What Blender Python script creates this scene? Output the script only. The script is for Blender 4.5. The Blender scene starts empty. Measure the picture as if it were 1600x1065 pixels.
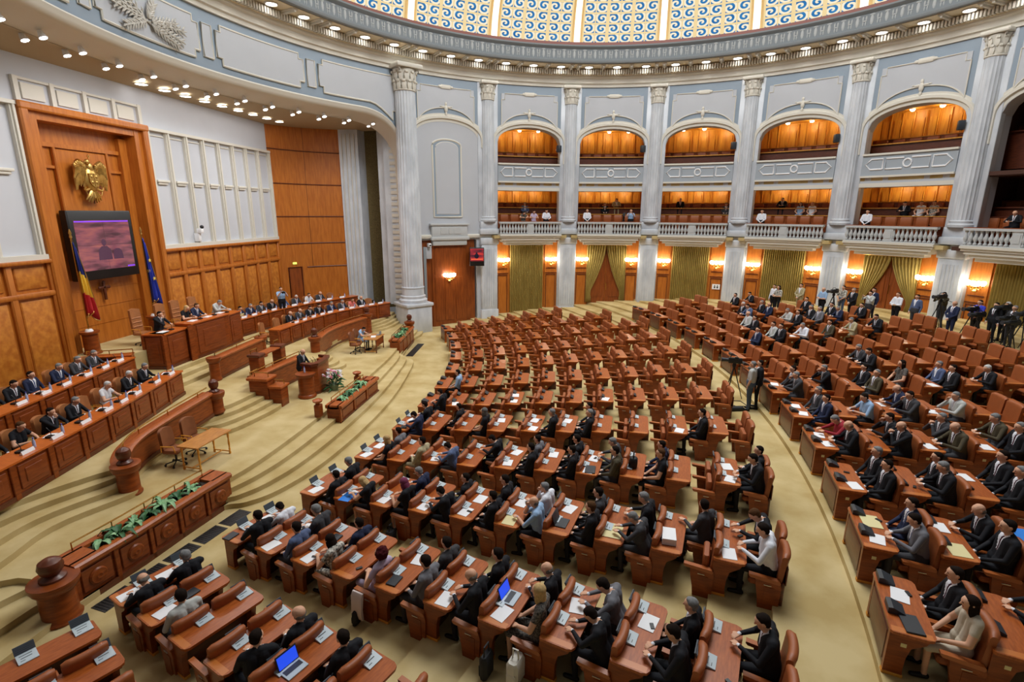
import bpy, math, random
from mathutils import Vector, Matrix
R = math.radians
PI = math.pi
random.seed(7)
SC = bpy.context.scene
COL = SC.collection

# ------------------------------------------------------------------ camera
cam_d = bpy.data.cameras.new('camera')
cam_d.sensor_width = 36.0
cam_d.lens = 18.166
cam_d.clip_end = 400
cam = bpy.data.objects.new('camera', cam_d)
COL.objects.link(cam)
cam.matrix_world = Matrix(((0.991432, -0.036277, 0.125487, -2.598717), (0.130528, 0.238017, -0.962450, -19.686116), (0.005047, 0.970583, 0.240713, 7.700000), (0, 0, 0, 1)))
SC.camera = cam

# ------------------------------------------------------------------ world, exposure, large lights
w = bpy.data.worlds.new('world'); SC.world = w
w.use_nodes = True
w.node_tree.nodes['Background'].inputs[0].default_value = (0.95, 0.93, 0.9, 1)
w.node_tree.nodes['Background'].inputs[1].default_value = 0.10
SC.view_settings.view_transform = 'Standard'
SC.view_settings.look = 'None'
SC.view_settings.gamma = 1.0
SC.view_settings.exposure = 0.0
SC.view_settings.use_curve_mapping = False
try:
    SC.cycles.use_adaptive_sampling = True
    SC.cycles.max_bounces = 6
    SC.cycles.diffuse_bounces = 3
    SC.cycles.glossy_bounces = 2
    SC.cycles.sample_clamp_indirect = 4.0
except Exception:
    pass

def light(name, kind, loc, power, color=(1, 1, 1), size=1.0, rot=(0, 0, 0), shape='DISK', spread=None, angle=None, blend=.5, label=None, radius=.05):
    d = bpy.data.lights.new(name, kind)
    d.energy = power; d.color = color
    if kind == 'AREA':
        d.shape = shape; d.size = size
        if spread: d.spread = spread
    else:
        d.shadow_soft_size = radius
    if kind == 'SPOT':
        d.spot_size = angle; d.spot_blend = blend
    o = bpy.data.objects.new(name, d); COL.objects.link(o)
    o.location = loc; o.rotation_euler = rot
    return o
# daylight and lamps of the glazed dome, coming down through its oculus
light('dome_daylight', 'AREA', (0, 0, 24.2), 5150, (0.93, 0.97, 1.0), 13.0)
# the lamps above the stage opening, pointing to the stage
light('stage_lighting', 'AREA', (-17.2, -1.0, 12.4), 235, (1.0, 0.98, 0.97), 3.4, (0, R(8), 0), shape='DISK')
light('stage_lighting', 'AREA', (-16.3, -8.0, 12.4), 150, (1.0, 0.98, 0.97), 3.0, (0, R(8), 0), shape='DISK')
light('stage_lighting', 'AREA', (-16.3, 7.0, 12.4), 270, (1.0, 0.98, 0.97), 3.0, (0, R(8), 0), shape='DISK')

# ------------------------------------------------------------------ materials
def rgb(r, g, b):
    f = lambda c: (c/255/12.92) if c/255 <= .04045 else ((c/255+.055)/1.055)**2.4
    return (f(r), f(g), f(b), 1)
MATS = {}
def mat(name, col, rough=.6, metal=0.0, var=0.0, scale=6.0, col2=None, stretch=None, bump=0.0, emit=None, es=0.0, coat=0.0, spec=None, detail=3):
    if name in MATS: return MATS[name]
    m = bpy.data.materials.new(name); m.use_nodes = True
    nt = m.node_tree; b = nt.nodes['Principled BSDF']
    b.inputs['Base Color'].default_value = col
    b.inputs['Roughness'].default_value = rough
    b.inputs['Metallic'].default_value = metal
    if spec is not None: b.inputs['Specular IOR Level'].default_value = spec
    if coat: b.inputs['Coat Weight'].default_value = coat; b.inputs['Coat Roughness'].default_value = .15
    if emit: b.inputs['Emission Color'].default_value = emit; b.inputs['Emission Strength'].default_value = es
    if var or col2 or bump:
        tc = nt.nodes.new('ShaderNodeTexCoord'); mp = nt.nodes.new('ShaderNodeMapping')
        nt.links.new(tc.outputs['Object'], mp.inputs[0])
        if stretch: mp.inputs['Scale'].default_value = stretch
        n = nt.nodes.new('ShaderNodeTexNoise'); n.inputs['Scale'].default_value = scale; n.inputs['Detail'].default_value = detail
        nt.links.new(mp.outputs[0], n.inputs['Vector'])
        if var or col2:
            mx = nt.nodes.new('ShaderNodeMix'); mx.data_type = 'RGBA'
            c2 = col2 if col2 else (col[0]*(1-var), col[1]*(1-var), col[2]*(1-var), 1)
            mx.inputs[6].default_value = c2; mx.inputs[7].default_value = col
            rp = nt.nodes.new('ShaderNodeValToRGB'); rp.color_ramp.elements[0].position = .35; rp.color_ramp.elements[1].position = .65
            nt.links.new(n.outputs[0], rp.inputs[0]); nt.links.new(rp.outputs[0], mx.inputs[0])
            nt.links.new(mx.outputs[2], b.inputs['Base Color'])
        if bump:
            bp = nt.nodes.new('ShaderNodeBump'); bp.inputs['Strength'].default_value = bump; bp.inputs['Distance'].default_value = .02
            nt.links.new(n.outputs[0], bp.inputs['Height']); nt.links.new(bp.outputs[0], b.inputs['Normal'])
    MATS[name] = m
    return m
M = {}
M['carpet'] = mat('carpet', rgb(204, 184, 136), .95, var=.12, scale=1.1, detail=8, col2=rgb(182, 158, 106), bump=.1, spec=.1)
M['riser'] = mat('riser_carpet', rgb(176, 152, 98), .95, var=.15, scale=2, spec=.1)
M['wood'] = mat('wood_polished', rgb(148, 72, 24), .38, var=.25, scale=3, stretch=(1, 1, 6), col2=rgb(118, 52, 15), coat=.08, spec=.35)
M['wood_top'] = mat('wood_desktop', rgb(176, 92, 38), .36, scale=5, stretch=(6, 1, 1), col2=rgb(152, 74, 27), coat=.12, spec=.35)
M['wood_dark'] = mat('wood_dark', rgb(104, 47, 22), .4, scale=4, stretch=(1, 1, 5), col2=rgb(82, 35, 15), coat=.2)
M['wood_wall'] = mat('wood_wall', rgb(190, 112, 38), .4, scale=2.2, stretch=(5, 5, .6), col2=rgb(170, 94, 27))
M['wood_burl'] = mat('wood_burl', rgb(204, 130, 48), .4, scale=5, col2=rgb(176, 100, 32), detail=8)
M['wood_gold'] = mat('wood_gold', rgb(222, 156, 54), .45, scale=2.2, stretch=(5, 5, .6), col2=rgb(204, 132, 40))
M['leather'] = mat('leather', rgb(160, 86, 42), .5, var=.12, scale=5, bump=.1)
M['leather_brown'] = mat('leather_brown', rgb(140, 84, 52), .45, var=.15, scale=5)
M['leather_tan'] = mat('leather_tan', rgb(176, 112, 66), .45, var=.15, scale=5)
M['plaster'] = mat('plaster', rgb(190, 193, 199), .8, var=.03, scale=1)
M['plaster_stage'] = mat('plaster_stage', rgb(200, 202, 208), .8, var=.03, scale=1)
M['cream'] = mat('cream_moulding', rgb(216, 211, 199), .6)
M['blue'] = mat('blue_plaster', rgb(146, 160, 174), .8)
M['marble'] = mat('marble', rgb(212, 216, 222), .35, scale=1.6, stretch=(1, 1, .5), col2=rgb(188, 193, 200), detail=7)
M['stone'] = mat('stone_ornament', rgb(188, 190, 190), .7)
M['stone_dark'] = mat('stone_frieze', rgb(136, 142, 146), .8)
M['soffit'] = mat('soffit', rgb(228, 214, 184), .7)
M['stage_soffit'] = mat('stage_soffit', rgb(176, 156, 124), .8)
M['panel_wood'] = mat('wood_panel', rgb(142, 68, 24), .4, scale=3, stretch=(1, 1, 5), col2=rgb(122, 54, 17), coat=.05)
M['stage_top'] = mat('wood_stage_top', rgb(204, 106, 38), .3, scale=5, stretch=(1, 4, 1), col2=rgb(184, 90, 30), coat=.25)
M['brass'] = mat('brass', rgb(205, 165, 90), .25, metal=1.0)
M['gold'] = mat('gold_relief', rgb(214, 172, 96), .35, metal=.85, var=.25, scale=8)
M['black'] = mat('black_plastic', rgb(22, 23, 26), .4)
M['charcoal'] = mat('charcoal', rgb(46, 50, 56), .45)
M['lid'] = mat('console_lid', rgb(74, 82, 90), .45)
M['keypad'] = mat('keypad_grey', rgb(188, 200, 206), .4)
M['white'] = mat('white_paper', rgb(240, 240, 242), .7)
M['cream_paper'] = mat('cream_paper', rgb(226, 214, 160), .7)
M['blue_paper'] = mat('blue_folder', rgb(40, 130, 225), .5)
M['metal'] = mat('metal_plate', rgb(210, 206, 196), .3, metal=.7)
M['curtain'] = mat('curtain_gold', rgb(166, 144, 76), .7, scale=4, stretch=(1, 1, .3), col2=rgb(150, 126, 60))
M['fabric_wall'] = mat('fabric_wall', rgb(172, 148, 84), .8)
M['tapestry'] = mat('tapestry_olive', rgb(116, 100, 62), .9, scale=14, col2=rgb(92, 78, 46))
M['lamp'] = mat('lamp_glow', (1, 1, 1, 1), .5, emit=(1, .98, .96, 1), es=11.0)
M['bulb'] = mat('bulb_glow', (1, 1, 1, 1), .5, emit=(1, .93, .78, 1), es=16.0)
M['warm_bulb'] = mat('warm_bulb_glow', (1, 1, 1, 1), .5, emit=(1, .9, .66, 1), es=14.0)
M['leaf'] = mat('leaf_green', rgb(92, 148, 96), .5, var=.3, scale=9, col2=rgb(150, 190, 140))
M['leaf_dark'] = mat('leaf_dark_green', rgb(48, 104, 56), .5, var=.3, scale=9)
M['petal_white'] = mat('petal_white', rgb(240, 236, 236), .6)
M['petal_pink'] = mat('petal_pink', rgb(220, 130, 150), .6)
M['glass_blue'] = mat('bottle_glass', rgb(176, 188, 222), .1)
M['grille'] = mat('grille_black', rgb(30, 28, 26), .6, scale=30, col2=rgb(54, 50, 46))
M['shadow_door'] = mat('wood_door', rgb(146, 74, 26), .35, scale=2.2, stretch=(5, 5, .6), col2=rgb(120, 56, 18), coat=.05)  # grained door wood, darker and redder than the wall panelling
M['denim'] = mat('bag_black', rgb(24, 25, 29), .7)
M['dark_room'] = mat('wood_unlit', rgb(70, 36, 20), .6)  # shade of the rightmost gallery put into its wall, floor and ceiling colour

# ------------------------------------------------------------------ mesh builder
class MB:
    def __init__(s): s.v = []; s.f = []; s.m = []
    def add(s, vs, fs, mi=0, mtx=None):
        o = len(s.v)
        if mtx is not None: vs = [tuple(mtx @ Vector(v)) for v in vs]
        s.v += [tuple(v) for v in vs]
        for f in fs:
            s.f.append([i+o for i in f]); s.m.append(mi)
        return s
    def box(s, x0, x1, y0, y1, z0, z1, mi=0, mtx=None):
        return s.add([(x0,y0,z0),(x1,y0,z0),(x1,y1,z0),(x0,y1,z0),(x0,y0,z1),(x1,y0,z1),(x1,y1,z1),(x0,y1,z1)],
                     [(0,3,2,1),(4,5,6,7),(0,1,5,4),(1,2,6,5),(2,3,7,6),(3,0,4,7)], mi, mtx)
    def bbox(s, x0, x1, y0, y1, z0, z1, b=.01, mi=0, mtx=None):   # box with chamfered vertical and top edges
        b = min(b, (x1-x0)*.45, (y1-y0)*.45, (z1-z0)*.45)
        def ring(i, z): return [(x0+i,y0,z),(x1-i,y0,z),(x1,y0+i,z),(x1,y1-i,z),(x1-i,y1,z),(x0+i,y1,z),(x0,y1-i,z),(x0,y0+i,z)]
        def rin(i, z):
            X0,X1,Y0,Y1 = x0+i,x1-i,y0+i,y1-i
            return [(X0+i,Y0,z),(X1-i,Y0,z),(X1,Y0+i,z),(X1,Y1-i,z),(X1-i,Y1,z),(X0+i,Y1,z),(X0,Y1-i,z),(X0,Y0+i,z)]
        rs = [rin(b*.6, z0), ring(b, z0+b), ring(b, z1-b), rin(b*.6, z1)]
        vs = sum(rs, []); fs = [tuple(range(7,-1,-1)), tuple(range(24,32))]
        for k in range(3):
            for i in range(8):
                j = (i+1) % 8
                fs.append((k*8+i, k*8+j, k*8+8+j, k*8+8+i))
        return s.add(vs, fs, mi, mtx)
    def prism(s, poly, z0, z1, mi=0, mtx=None):
        n = len(poly)
        vs = [(x,y,z0) for x,y in poly]+[(x,y,z1) for x,y in poly]
        fs = [tuple(range(n-1,-1,-1)), tuple(range(n,2*n))]+[(i,(i+1)%n,n+(i+1)%n,n+i) for i in range(n)]
        return s.add(vs, fs, mi, mtx)
    def xprism(s, poly, y0, y1, mi=0, mtx=None):   # poly in (x,z), extruded along y
        n = len(poly)
        vs = [(x,y0,z) for x,z in poly]+[(x,y1,z) for x,z in poly]
        fs = [tuple(range(n)), tuple(range(2*n-1,n-1,-1))]+[(i,n+i,n+(i+1)%n,(i+1)%n) for i in range(n)]
        return s.add(vs, fs, mi, mtx)
    def yprism(s, poly, x0, x1, mi=0, mtx=None):   # poly in (y,z), extruded along x
        n = len(poly)
        vs = [(x0,y,z) for y,z in poly]+[(x1,y,z) for y,z in poly]
        fs = [tuple(range(n-1,-1,-1)), tuple(range(n,2*n))]+[(i,(i+1)%n,n+(i+1)%n,n+i) for i in range(n)]
        return s.add(vs, fs, mi, mtx)
    def lathe(s, prof, n=16, mi=0, mtx=None, a0=0, a1=2*PI):
        full = abs(a1-a0-2*PI) < 1e-6
        k = n if full else n+1
        vs = []
        for i in range(k):
            a = a0+(a1-a0)*i/n
            for r, z in prof: vs.append((r*math.cos(a), r*math.sin(a), z))
        m_ = len(prof); fs = []
        for i in range(n):
            j = (i+1) % k
            for q in range(m_-1): fs.append((i*m_+q, j*m_+q, j*m_+q+1, i*m_+q+1))
        if full:
            fs.append(tuple(i*m_ for i in range(k-1,-1,-1))); fs.append(tuple(i*m_+m_-1 for i in range(k)))
        return s.add(vs, fs, mi, mtx)
    def sweep(s, prof, c, a0, a1, n, mi=0, closed=True, caps=True):   # profile (r,z) round centre c
        vs = []; m_ = len(prof)
        for i in range(n+1):
            a = a0+(a1-a0)*i/n
            for r, z in prof: vs.append((c[0]+r*math.cos(a), c[1]+r*math.sin(a), z))
        fs = []
        for i in range(n):
            for q in range(m_ if closed else m_-1):
                p = (q+1) % m_
                fs.append((i*m_+q, (i+1)*m_+q, (i+1)*m_+p, i*m_+p))
        if closed and caps: fs += [tuple(range(m_)), tuple(range((n+1)*m_-1, n*m_-1, -1))]
        return s.add(vs, fs, mi)
    def path(s, pts, prof, mi=0, closed=False):   # profile (offset to the left, z) along a plan polyline of (x,y[,z])
        n = len(pts); m_ = len(prof); vs = []
        for i in range(n):
            p = Vector(pts[i][:2])
            a = Vector(pts[max(i-1,0)][:2]); b = Vector(pts[min(i+1,n-1)][:2])
            d1 = (p-a).normalized() if i > 0 else (b-p).normalized()
            d2 = (b-p).normalized() if i < n-1 else d1
            t = (d1+d2).normalized(); sc = 1/max(.5, t.dot(d1))
            nx, ny = -t.y*sc, t.x*sc
            z0 = pts[i][2] if len(pts[i]) > 2 else 0
            for o_, z in prof: vs.append((p.x+nx*o_, p.y+ny*o_, z0+z))
        fs = []
        for i in range(n-1):
            for q in range(m_):
                r_ = (q+1) % m_
                fs.append((i*m_+q, i*m_+r_, (i+1)*m_+r_, (i+1)*m_+q))
        fs += [tuple(range(m_-1,-1,-1)), tuple(range((n-1)*m_, n*m_))]
        return s.add(vs, fs, mi)
    def tube(s, pts, r, n=6, mi=0):
        pts = [Vector(p) for p in pts]; vs = []; k = len(pts)
        rr = r if isinstance(r, (list, tuple)) else [r]*k
        up = Vector((0,0,1))
        for i in range(k):
            t = (pts[min(i+1,k-1)]-pts[max(i-1,0)]).normalized()
            u = t.cross(up)
            if u.length < .05: u = t.cross(Vector((1,0,0)))
            u.normalize(); v = t.cross(u)
            for j in range(n):
                a = 2*PI*j/n
                vs.append(tuple(pts[i]+(u*math.cos(a)+v*math.sin(a))*rr[i]))
        fs = []
        for i in range(k-1):
            for j in range(n): fs.append((i*n+j, i*n+(j+1)%n, (i+1)*n+(j+1)%n, (i+1)*n+j))
        fs += [tuple(range(n-1,-1,-1)), tuple(range((k-1)*n, k*n))]
        return s.add(vs, fs, mi)
    def ball(s, c, rx, ry=None, rz=None, n=10, mi=0, mtx=None):
        ry = ry or rx; rz = rz or rx
        vs = [(c[0],c[1],c[2]-rz)]; h = max(4, n//2+1)
        for i in range(1, h):
            ph = -PI/2+PI*i/h
            for j in range(n):
                a = 2*PI*j/n
                vs.append((c[0]+rx*math.cos(ph)*math.cos(a), c[1]+ry*math.cos(ph)*math.sin(a), c[2]+rz*math.sin(ph)))
        vs.append((c[0],c[1],c[2]+rz)); fs = []
        for j in range(n): fs.append((0, 1+(j+1)%n, 1+j))
        for i in range(h-2):
            for j in range(n): fs.append((1+i*n+j, 1+i*n+(j+1)%n, 1+(i+1)*n+(j+1)%n, 1+(i+1)*n+j))
        L = len(vs)-1
        for j in range(n): fs.append((L, 1+(h-2)*n+j, 1+(h-2)*n+(j+1)%n))
        return s.add(vs, fs, mi, mtx)
    def mesh(s, name, mats, smooth=35):
        me = bpy.data.meshes.new(name)
        me.from_pydata(s.v, [], s.f)
        for m_ in (mats if isinstance(mats, (list, tuple)) else [mats]):
            me.materials.append(M[m_] if isinstance(m_, str) else m_)
        if any(s.m): me.polygons.foreach_set('material_index', s.m)
        if smooth:
            me.polygons.foreach_set('use_smooth', [True]*len(me.polygons))
            me.set_sharp_from_angle(angle=R(smooth))
        me.update()
        return me
    def build(s, name, mats, parent=None, smooth=35, loc=None, rot=None):
        return link(name, s.mesh(name, mats, smooth), parent, loc, rot)

def link(name, me, parent=None, loc=None, rot=None):
    o = bpy.data.objects.new(name, me); COL.objects.link(o)
    if parent is not None: o.parent = parent
    if loc is not None: o.location = loc
    if rot is not None: o.rotation_euler = rot
    return o
def tag(o, label=None, cat=None, group=None, kind=None):
    if label: o['label'] = label
    if cat: o['category'] = cat
    if group: o['group'] = group
    if kind: o['kind'] = kind
    return o
def struct(o, label=None, cat=None):
    o['kind'] = 'structure'
    if label: o['label'] = label
    if cat: o['category'] = cat
    return o
def empty(name, loc=(0,0,0), rz=0, label=None, cat=None, group=None):
    o = bpy.data.objects.new(name, None); COL.objects.link(o)
    o.location = loc; o.rotation_euler = (0, 0, rz); o.empty_display_size = .2
    return tag(o, label, cat, group)
def copy_tree(o, parent=None):
    c = o.copy(); COL.objects.link(c)
    if parent is not None: c.parent = parent
    for ch in list(o.children): copy_tree(ch, c)
    return c
ORD = ['first','second','third','fourth','fifth','sixth','seventh','eighth','ninth','tenth','eleventh','twelfth','thirteenth','fourteenth','fifteenth','sixteenth','seventeenth','eighteenth','nineteenth','twentieth']
def orth(i): return ORD[i]
# ================================================================== SHELL
RW = 19.0                       # radius of the round hall
O1 = (-35.05, -.82)             # centre of the main rows
O2 = (-31.44, -1.31)            # centre of the rows behind the curved aisle
RHO1, PITCH1, RISE1, TH1, DTH1 = 26.88, 1.087, .104, -.423, .079
RHO2, PITCH2, RISE2, TH2, DTH2, Z2 = 35.51, 1.126, .115, -.313, .060, 1.17
COLA = [R(136.07-17.573*k) for k in range(0, 8)]     # azimuths of the columns
HB = R(17.573/2)
def pol(r, a, c=(0, 0)): return (c[0]+r*math.cos(a), c[1]+r*math.sin(a))

# ---- floors
mb = MB()
# flat floor before the stage, with the rising terraces behind it
r0 = RHO1+PITCH1-.1
mb.sweep([(12.0,-.3),(r0,-.3),(r0,0),(12.0,0)], O1, R(-40), R(40), 60)
struct(mb.build('floor', 'carpet'))
mb = MB(); mr = MB()
for r in range(0, 10):
    a = RHO1+PITCH1*r-.16; b = a+PITCH1 if r < 9 else 41.2
    z = RISE1*r
    if r == 0: continue
    mb.sweep([(a,z-.3),(b,z-.3),(b,z),(a+.0,z)], O1, R(-42), R(42), 80)
mb.sweep([(37.55,.7),(41.2,.7),(41.2,1.04),(37.55,1.04)], O1, R(-42), R(42), 80)
for r in range(0, 15):
    a = RHO2+PITCH2*r-.16 - (.42 if r == 0 else 0); b = RHO2+PITCH2*(r+1)-.16
    z = Z2+RISE2*r
    if r == 0:      # the platform edge along the curved aisle
        n_ = 90; poly = [pol(39.35, R(-30)+R(62)*i/n_, (-35.6,-1.2)) for i in range(n_+1)]+[pol(b, R(35)-R(70)*i/n_, O2) for i in range(n_+1)]
        mb.prism(poly, z-.4, z); continue
    mb.sweep([(a,z-.4),(b,z-.4),(b,z),(a,z)], O2, R(-42), R(42), 80)
struct(mb.build('floor', 'carpet'))

# ---- stage platforms
def offs(pts, d):
    out = []
    for i, p in enumerate(pts):
        a = Vector(pts[max(i-1,0)]); b = Vector(pts[min(i+1,len(pts)-1)]); t = (b-a).normalized()
        out.append((p[0]+t.y*d, p[1]-t.x*d))
    return out
def smooth_poly(pts, k=6):
    out = []; n = len(pts)
    for i in range(n-1):
        p0 = Vector(pts[max(i-1,0)]); p1 = Vector(pts[i]); p2 = Vector(pts[i+1]); p3 = Vector(pts[min(i+2,n-1)])
        for j in range(k):
            t = j/k
            q = .5*((2*p1)+(-p0+p2)*t+(2*p0-5*p1+4*p2-p3)*t*t+(-p0+3*p1-3*p2+p3)*t**3)
            out.append((q.x, q.y))
    out.append(tuple(pts[-1])); return out
def slab(edge, z0, z1, back, name, m='carpet', kind=True):   # edge: polyline facing +x, closed behind at x=back
    mb = MB(); mb.prism([(back, edge[0][1])]+list(edge)+[(back, edge[-1][1])], z0, z1)
    o = mb.build(name, m); struct(o); return o
# outline of each of the four front steps (top one is the stage edge)
edge0 = smooth_poly([(-12.35,-17.5),(-12.25,-12.6),(-12.2,-12.1),(-12.05,-10.5),(-11.80,-8.7),(-11.25,-8.3),(-10.75,-7.6),(-10.32,-6.0),(-10.13,-3.4),(-10.22,0.0),(-10.7,3.6),(-11.15,5.6),(-11.9,6.25),(-12.2,7.6),(-12.62,10.0),(-12.55,11.6),(-12.9,13.2)])
edges = [edge0]
def lerp_poly(a, b, t): return [(p[0]*(1-t)+q[0]*t, p[1]*(1-t)+q[1]*t) for p, q in zip(a, b)]
edge3 = smooth_poly([(-14.1,-17.5),(-13.95,-12.6),(-12.55,-12.1),(-12.35,-10.5),(-12.1,-8.7),(-12.0,-8.0),(-11.86,-7.2),(-11.76,-6.0),(-11.72,-3.4),(-11.76,0.0),(-11.95,3.6),(-12.1,5.2),(-12.25,6.25),(-12.5,7.6),(-12.9,10.0),(-13.5,11.6),(-13.9,13.2)])
for i in range(4):
    slab(lerp_poly(edge0, edge3, i/3), -.05 if i == 0 else .14*i-.02, .14*(i+1), -23.5, 'floor')
# second level, four more risers, open at the three stairs
L2a = smooth_poly([(-14.0,-17.5),(-14.1,-12.5),(-14.35,-10.7),(-13.72,-9.05),(-14.3,-8.6),(-14.68,-7.4),(-14.72,-5.6),(-13.95,-5.25),(-13.62,-4.1),(-13.55,-2.65),(-14.55,-2.3),(-14.75,-.5),(-14.6,1.6),(-13.55,2.0),(-13.65,3.0),(-15.15,3.6),(-15.55,6.5),(-15.3,9.4),(-15.0,9.75),(-14.55,10.3),(-14.3,11.6),(-14.4,13.6)])
L2b = smooth_poly([(-15.6,-17.5),(-15.75,-12.5),(-15.5,-10.7),(-14.75,-9.1),(-14.35,-8.6),(-14.72,-7.4),(-14.76,-5.6),(-14.9,-4.7),(-14.62,-4.0),(-14.5,-2.65),(-14.6,-2.3),(-14.8,-.5),(-14.65,1.6),(-14.5,2.0),(-14.6,3.0),(-15.2,3.6),(-15.6,6.5),(-15.35,9.4),(-15.2,9.75),(-15.15,10.3),(-14.95,11.6),(-15.0,13.6)])
for i in range(4):
    slab(lerp_poly(L2a, L2b, i/3), .56+.14*i-.02, .56+.14*(i+1), -23.4, 'floor')
# third levels: behind the front tables, the steps before the presidium, the presidium floor
def slabp(poly, z0, z1, name='floor', m='carpet'):
    o = MB().prism(poly, z0, z1).build(name, m); return struct(o)
NFl = smooth_poly([(-15.75,-17.5),(-15.7,-14.2),(-15.85,-10.9),(-16.4,-7.4),(-17.45,-3.3)])   # front faces of near tables
slabp([(-23.3,-17.5)]+[(x-1.75,y) for x,y in NFl]+[(-23.3,-3.3)], 1.10, 1.45)
FFl = smooth_poly([(-17.3,3.5),(-16.75,8.3),(-14.75,12.15)])
slabp([(-23.3,3.6)]+[(x-1.85,y+.2) for x,y in FFl]+[(-20.5,14.4),(-23.3,12.5)], 1.10, 1.45)
for i in range(3):
    slabp([(-23.2,-3.2),(-17.6-.42*i,-3.2),(-17.6-.42*i,3.45),(-23.2,3.45)], 1.10, 1.28+.16*i)
slabp([(-23.25,-3.45),(-20.5,-3.45),(-19.4,-2.9),(-19.3,3.35),(-20.4,5.5),(-23.25,5.5)], 1.30, 2.40)
slabp([(-23.2,-4.35),(-20.9,-4.35),(-20.7,-3.45),(-23.2,-3.45)], 1.30, 1.93)
slabp([(-23.2,5.5),(-20.4,5.5),(-20.5,7.0),(-23.2,7.0)], 1.30, 2.08)
slabp([(-23.2,7.0),(-20.5,7.0),(-19.8,10.5),(-17.0,14.6),(-19.5,16.6),(-23.2,12.5)], 1.30, 1.80)

# ---- the round wall: piers between the bays and bands across them
def cslab(mb, a0, a1, zl, zh, r0, r1, n=2, mi=0):   # curved block between azimuths, z limits may be functions of u in [-1,1]
    fl = zl if callable(zl) else (lambda u: zl); fh = zh if callable(zh) else (lambda u: zh)
    vs = []
    for i in range(n+1):
        t = i/n; a = a0+(a1-a0)*t; u = 2*t-1
        for r, z in ((r0, fl(u)), (r1, fl(u)), (r1, fh(u)), (r0, fh(u))): vs.append((r*math.cos(a), r*math.sin(a), z))
    fs = []
    for i in range(n):
        for q in range(4):
            p = (q+1) % 4; fs.append((i*4+q, i*4+p, (i+1)*4+p, (i+1)*4+q))
    fs += [(3,2,1,0), (n*4, n*4+1, n*4+2, n*4+3)]
    mb.add(vs, fs, mi)
W0 = R(6.78)
def arch_z(u, spring=12.25, rise=1.1): return spring+rise*math.sqrt(max(0, 1-abs(u)**2.3))
ZTOP = 16.4
wall = MB()
bays = [(COLA[k]+COLA[k+1])/2 for k in range(7)]
for k, am in enumerate(bays):
    a0, a1 = am-HB, am+HB
    if k == 0:      # blank bay with tall niche and a door
        cslab(wall, a0, a1, 5.9, ZTOP, RW, RW+.6, 8)
        cslab(wall, a0, am-R(6.2), -.2, 5.95, RW, RW+.6, 2); cslab(wall, am+R(6.2), a1, -.2, 5.95, RW, RW+.6, 2)
        continue
    cslab(wall, a0, am-W0, -.3, ZTOP, RW, RW+.9, 2); cslab(wall, am+W0, a1, -.3, ZTOP, RW, RW+.9, 2)
    cslab(wall, am-W0, am+W0, arch_z, ZTOP, RW, RW+.9, 28)
    if k < 6:
        cslab(wall, am-W0, am+W0, 9.35, 9.8, RW, RW+.9, 6)
struct(wall.build('wall_north', 'plaster'))
# ledge and frieze bands are mouldings round the hall
led = MB()
A_FIRST, A_LAST = COLA[0]-R(0), COLA[7]
def band(prof, mats='cream', name='trim', a0=None, a1=None, n=120):
    mb = MB(); mb.sweep(prof, (0,0), A_LAST if a0 is None else a0, A_FIRST if a1 is None else a1, n)
    return mb.build(name, mats)
struct(band([(RW+.05,6.02),(RW-.16,6.02),(RW-.2,6.10),(RW-.2,6.2),(RW-.1,6.27),(RW+.05,6.27)], name='trim_1'))
# entablature: architrave, dentils, soffit and frieze of the dome ring go all the way round
FULL0, FULL1 = R(-8), R(262)
struct(band([(RW+.3,15.95),(RW-.12,15.95),(RW-.14,16.12),(RW-.25,16.16),(RW-.28,16.42),(RW-.42,16.5),(RW-.42,16.62),(RW+.3,16.62)], 'cream', 'trim_2', FULL0, FULL1, 160))
struct(band([(RW+.3,16.6),(RW-.5,16.6),(RW-.5,16.95),(RW+.3,16.95)], 'soffit', 'trim_3', FULL0, FULL1, 160))
struct(band([(RW+.4,17.02),(17.15,17.02),(17.1,17.1),(17.1,17.16),(17.3,17.2),(17.4,17.26),(17.4,17.86),(17.28,17.92),(17.2,17.98),(17.2,18.06),(17.6,18.1),(RW+.4,18.1)], 'stone_dark', 'trim_4', FULL0, FULL1, 200))
struct(band([(RW,16.985),(17.4,16.985),(17.4,17.01),(RW,17.01)], 'soffit', 'trim_25', FULL0, FULL1, 160))
# dentils and brackets
dm = MB(); bm_ = MB()
nd = int((FULL1-FULL0)/R(.48))
for i in range(nd):
    a = FULL0+R(.48)*(i+.5); mt = Matrix.Rotation(a, 4, 'Z')
    if abs(((a-COLA[0])/(2*HB)) % 1-.5) < .44: pass
    dm.box(RW-.72, RW-.48, -.045, .045, 16.62, 16.92, 0, mt)
struct(dm.build('trim_5', 'cream', smooth=0))
q = 0
for k in range(-6, 9):
    for j in range(3):
        for e in (-1, 1) if j == 0 else (0,):
            a = COLA[0]-R(17.573)*k - R(17.573)*j/3 + e*R(.75)
            if not (FULL0 < a < FULL1): continue
            mt = Matrix.Rotation(a, 4, 'Z')
            bm_.box(17.45, RW-.45, -.05, .05, 16.84, 17.0, 0, mt); bm_.box(17.4, RW-.5, -.13, .13, 16.93, 17.0, 0, mt)
struct(bm_.build('trim_6', 'cream', smooth=0))
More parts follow.
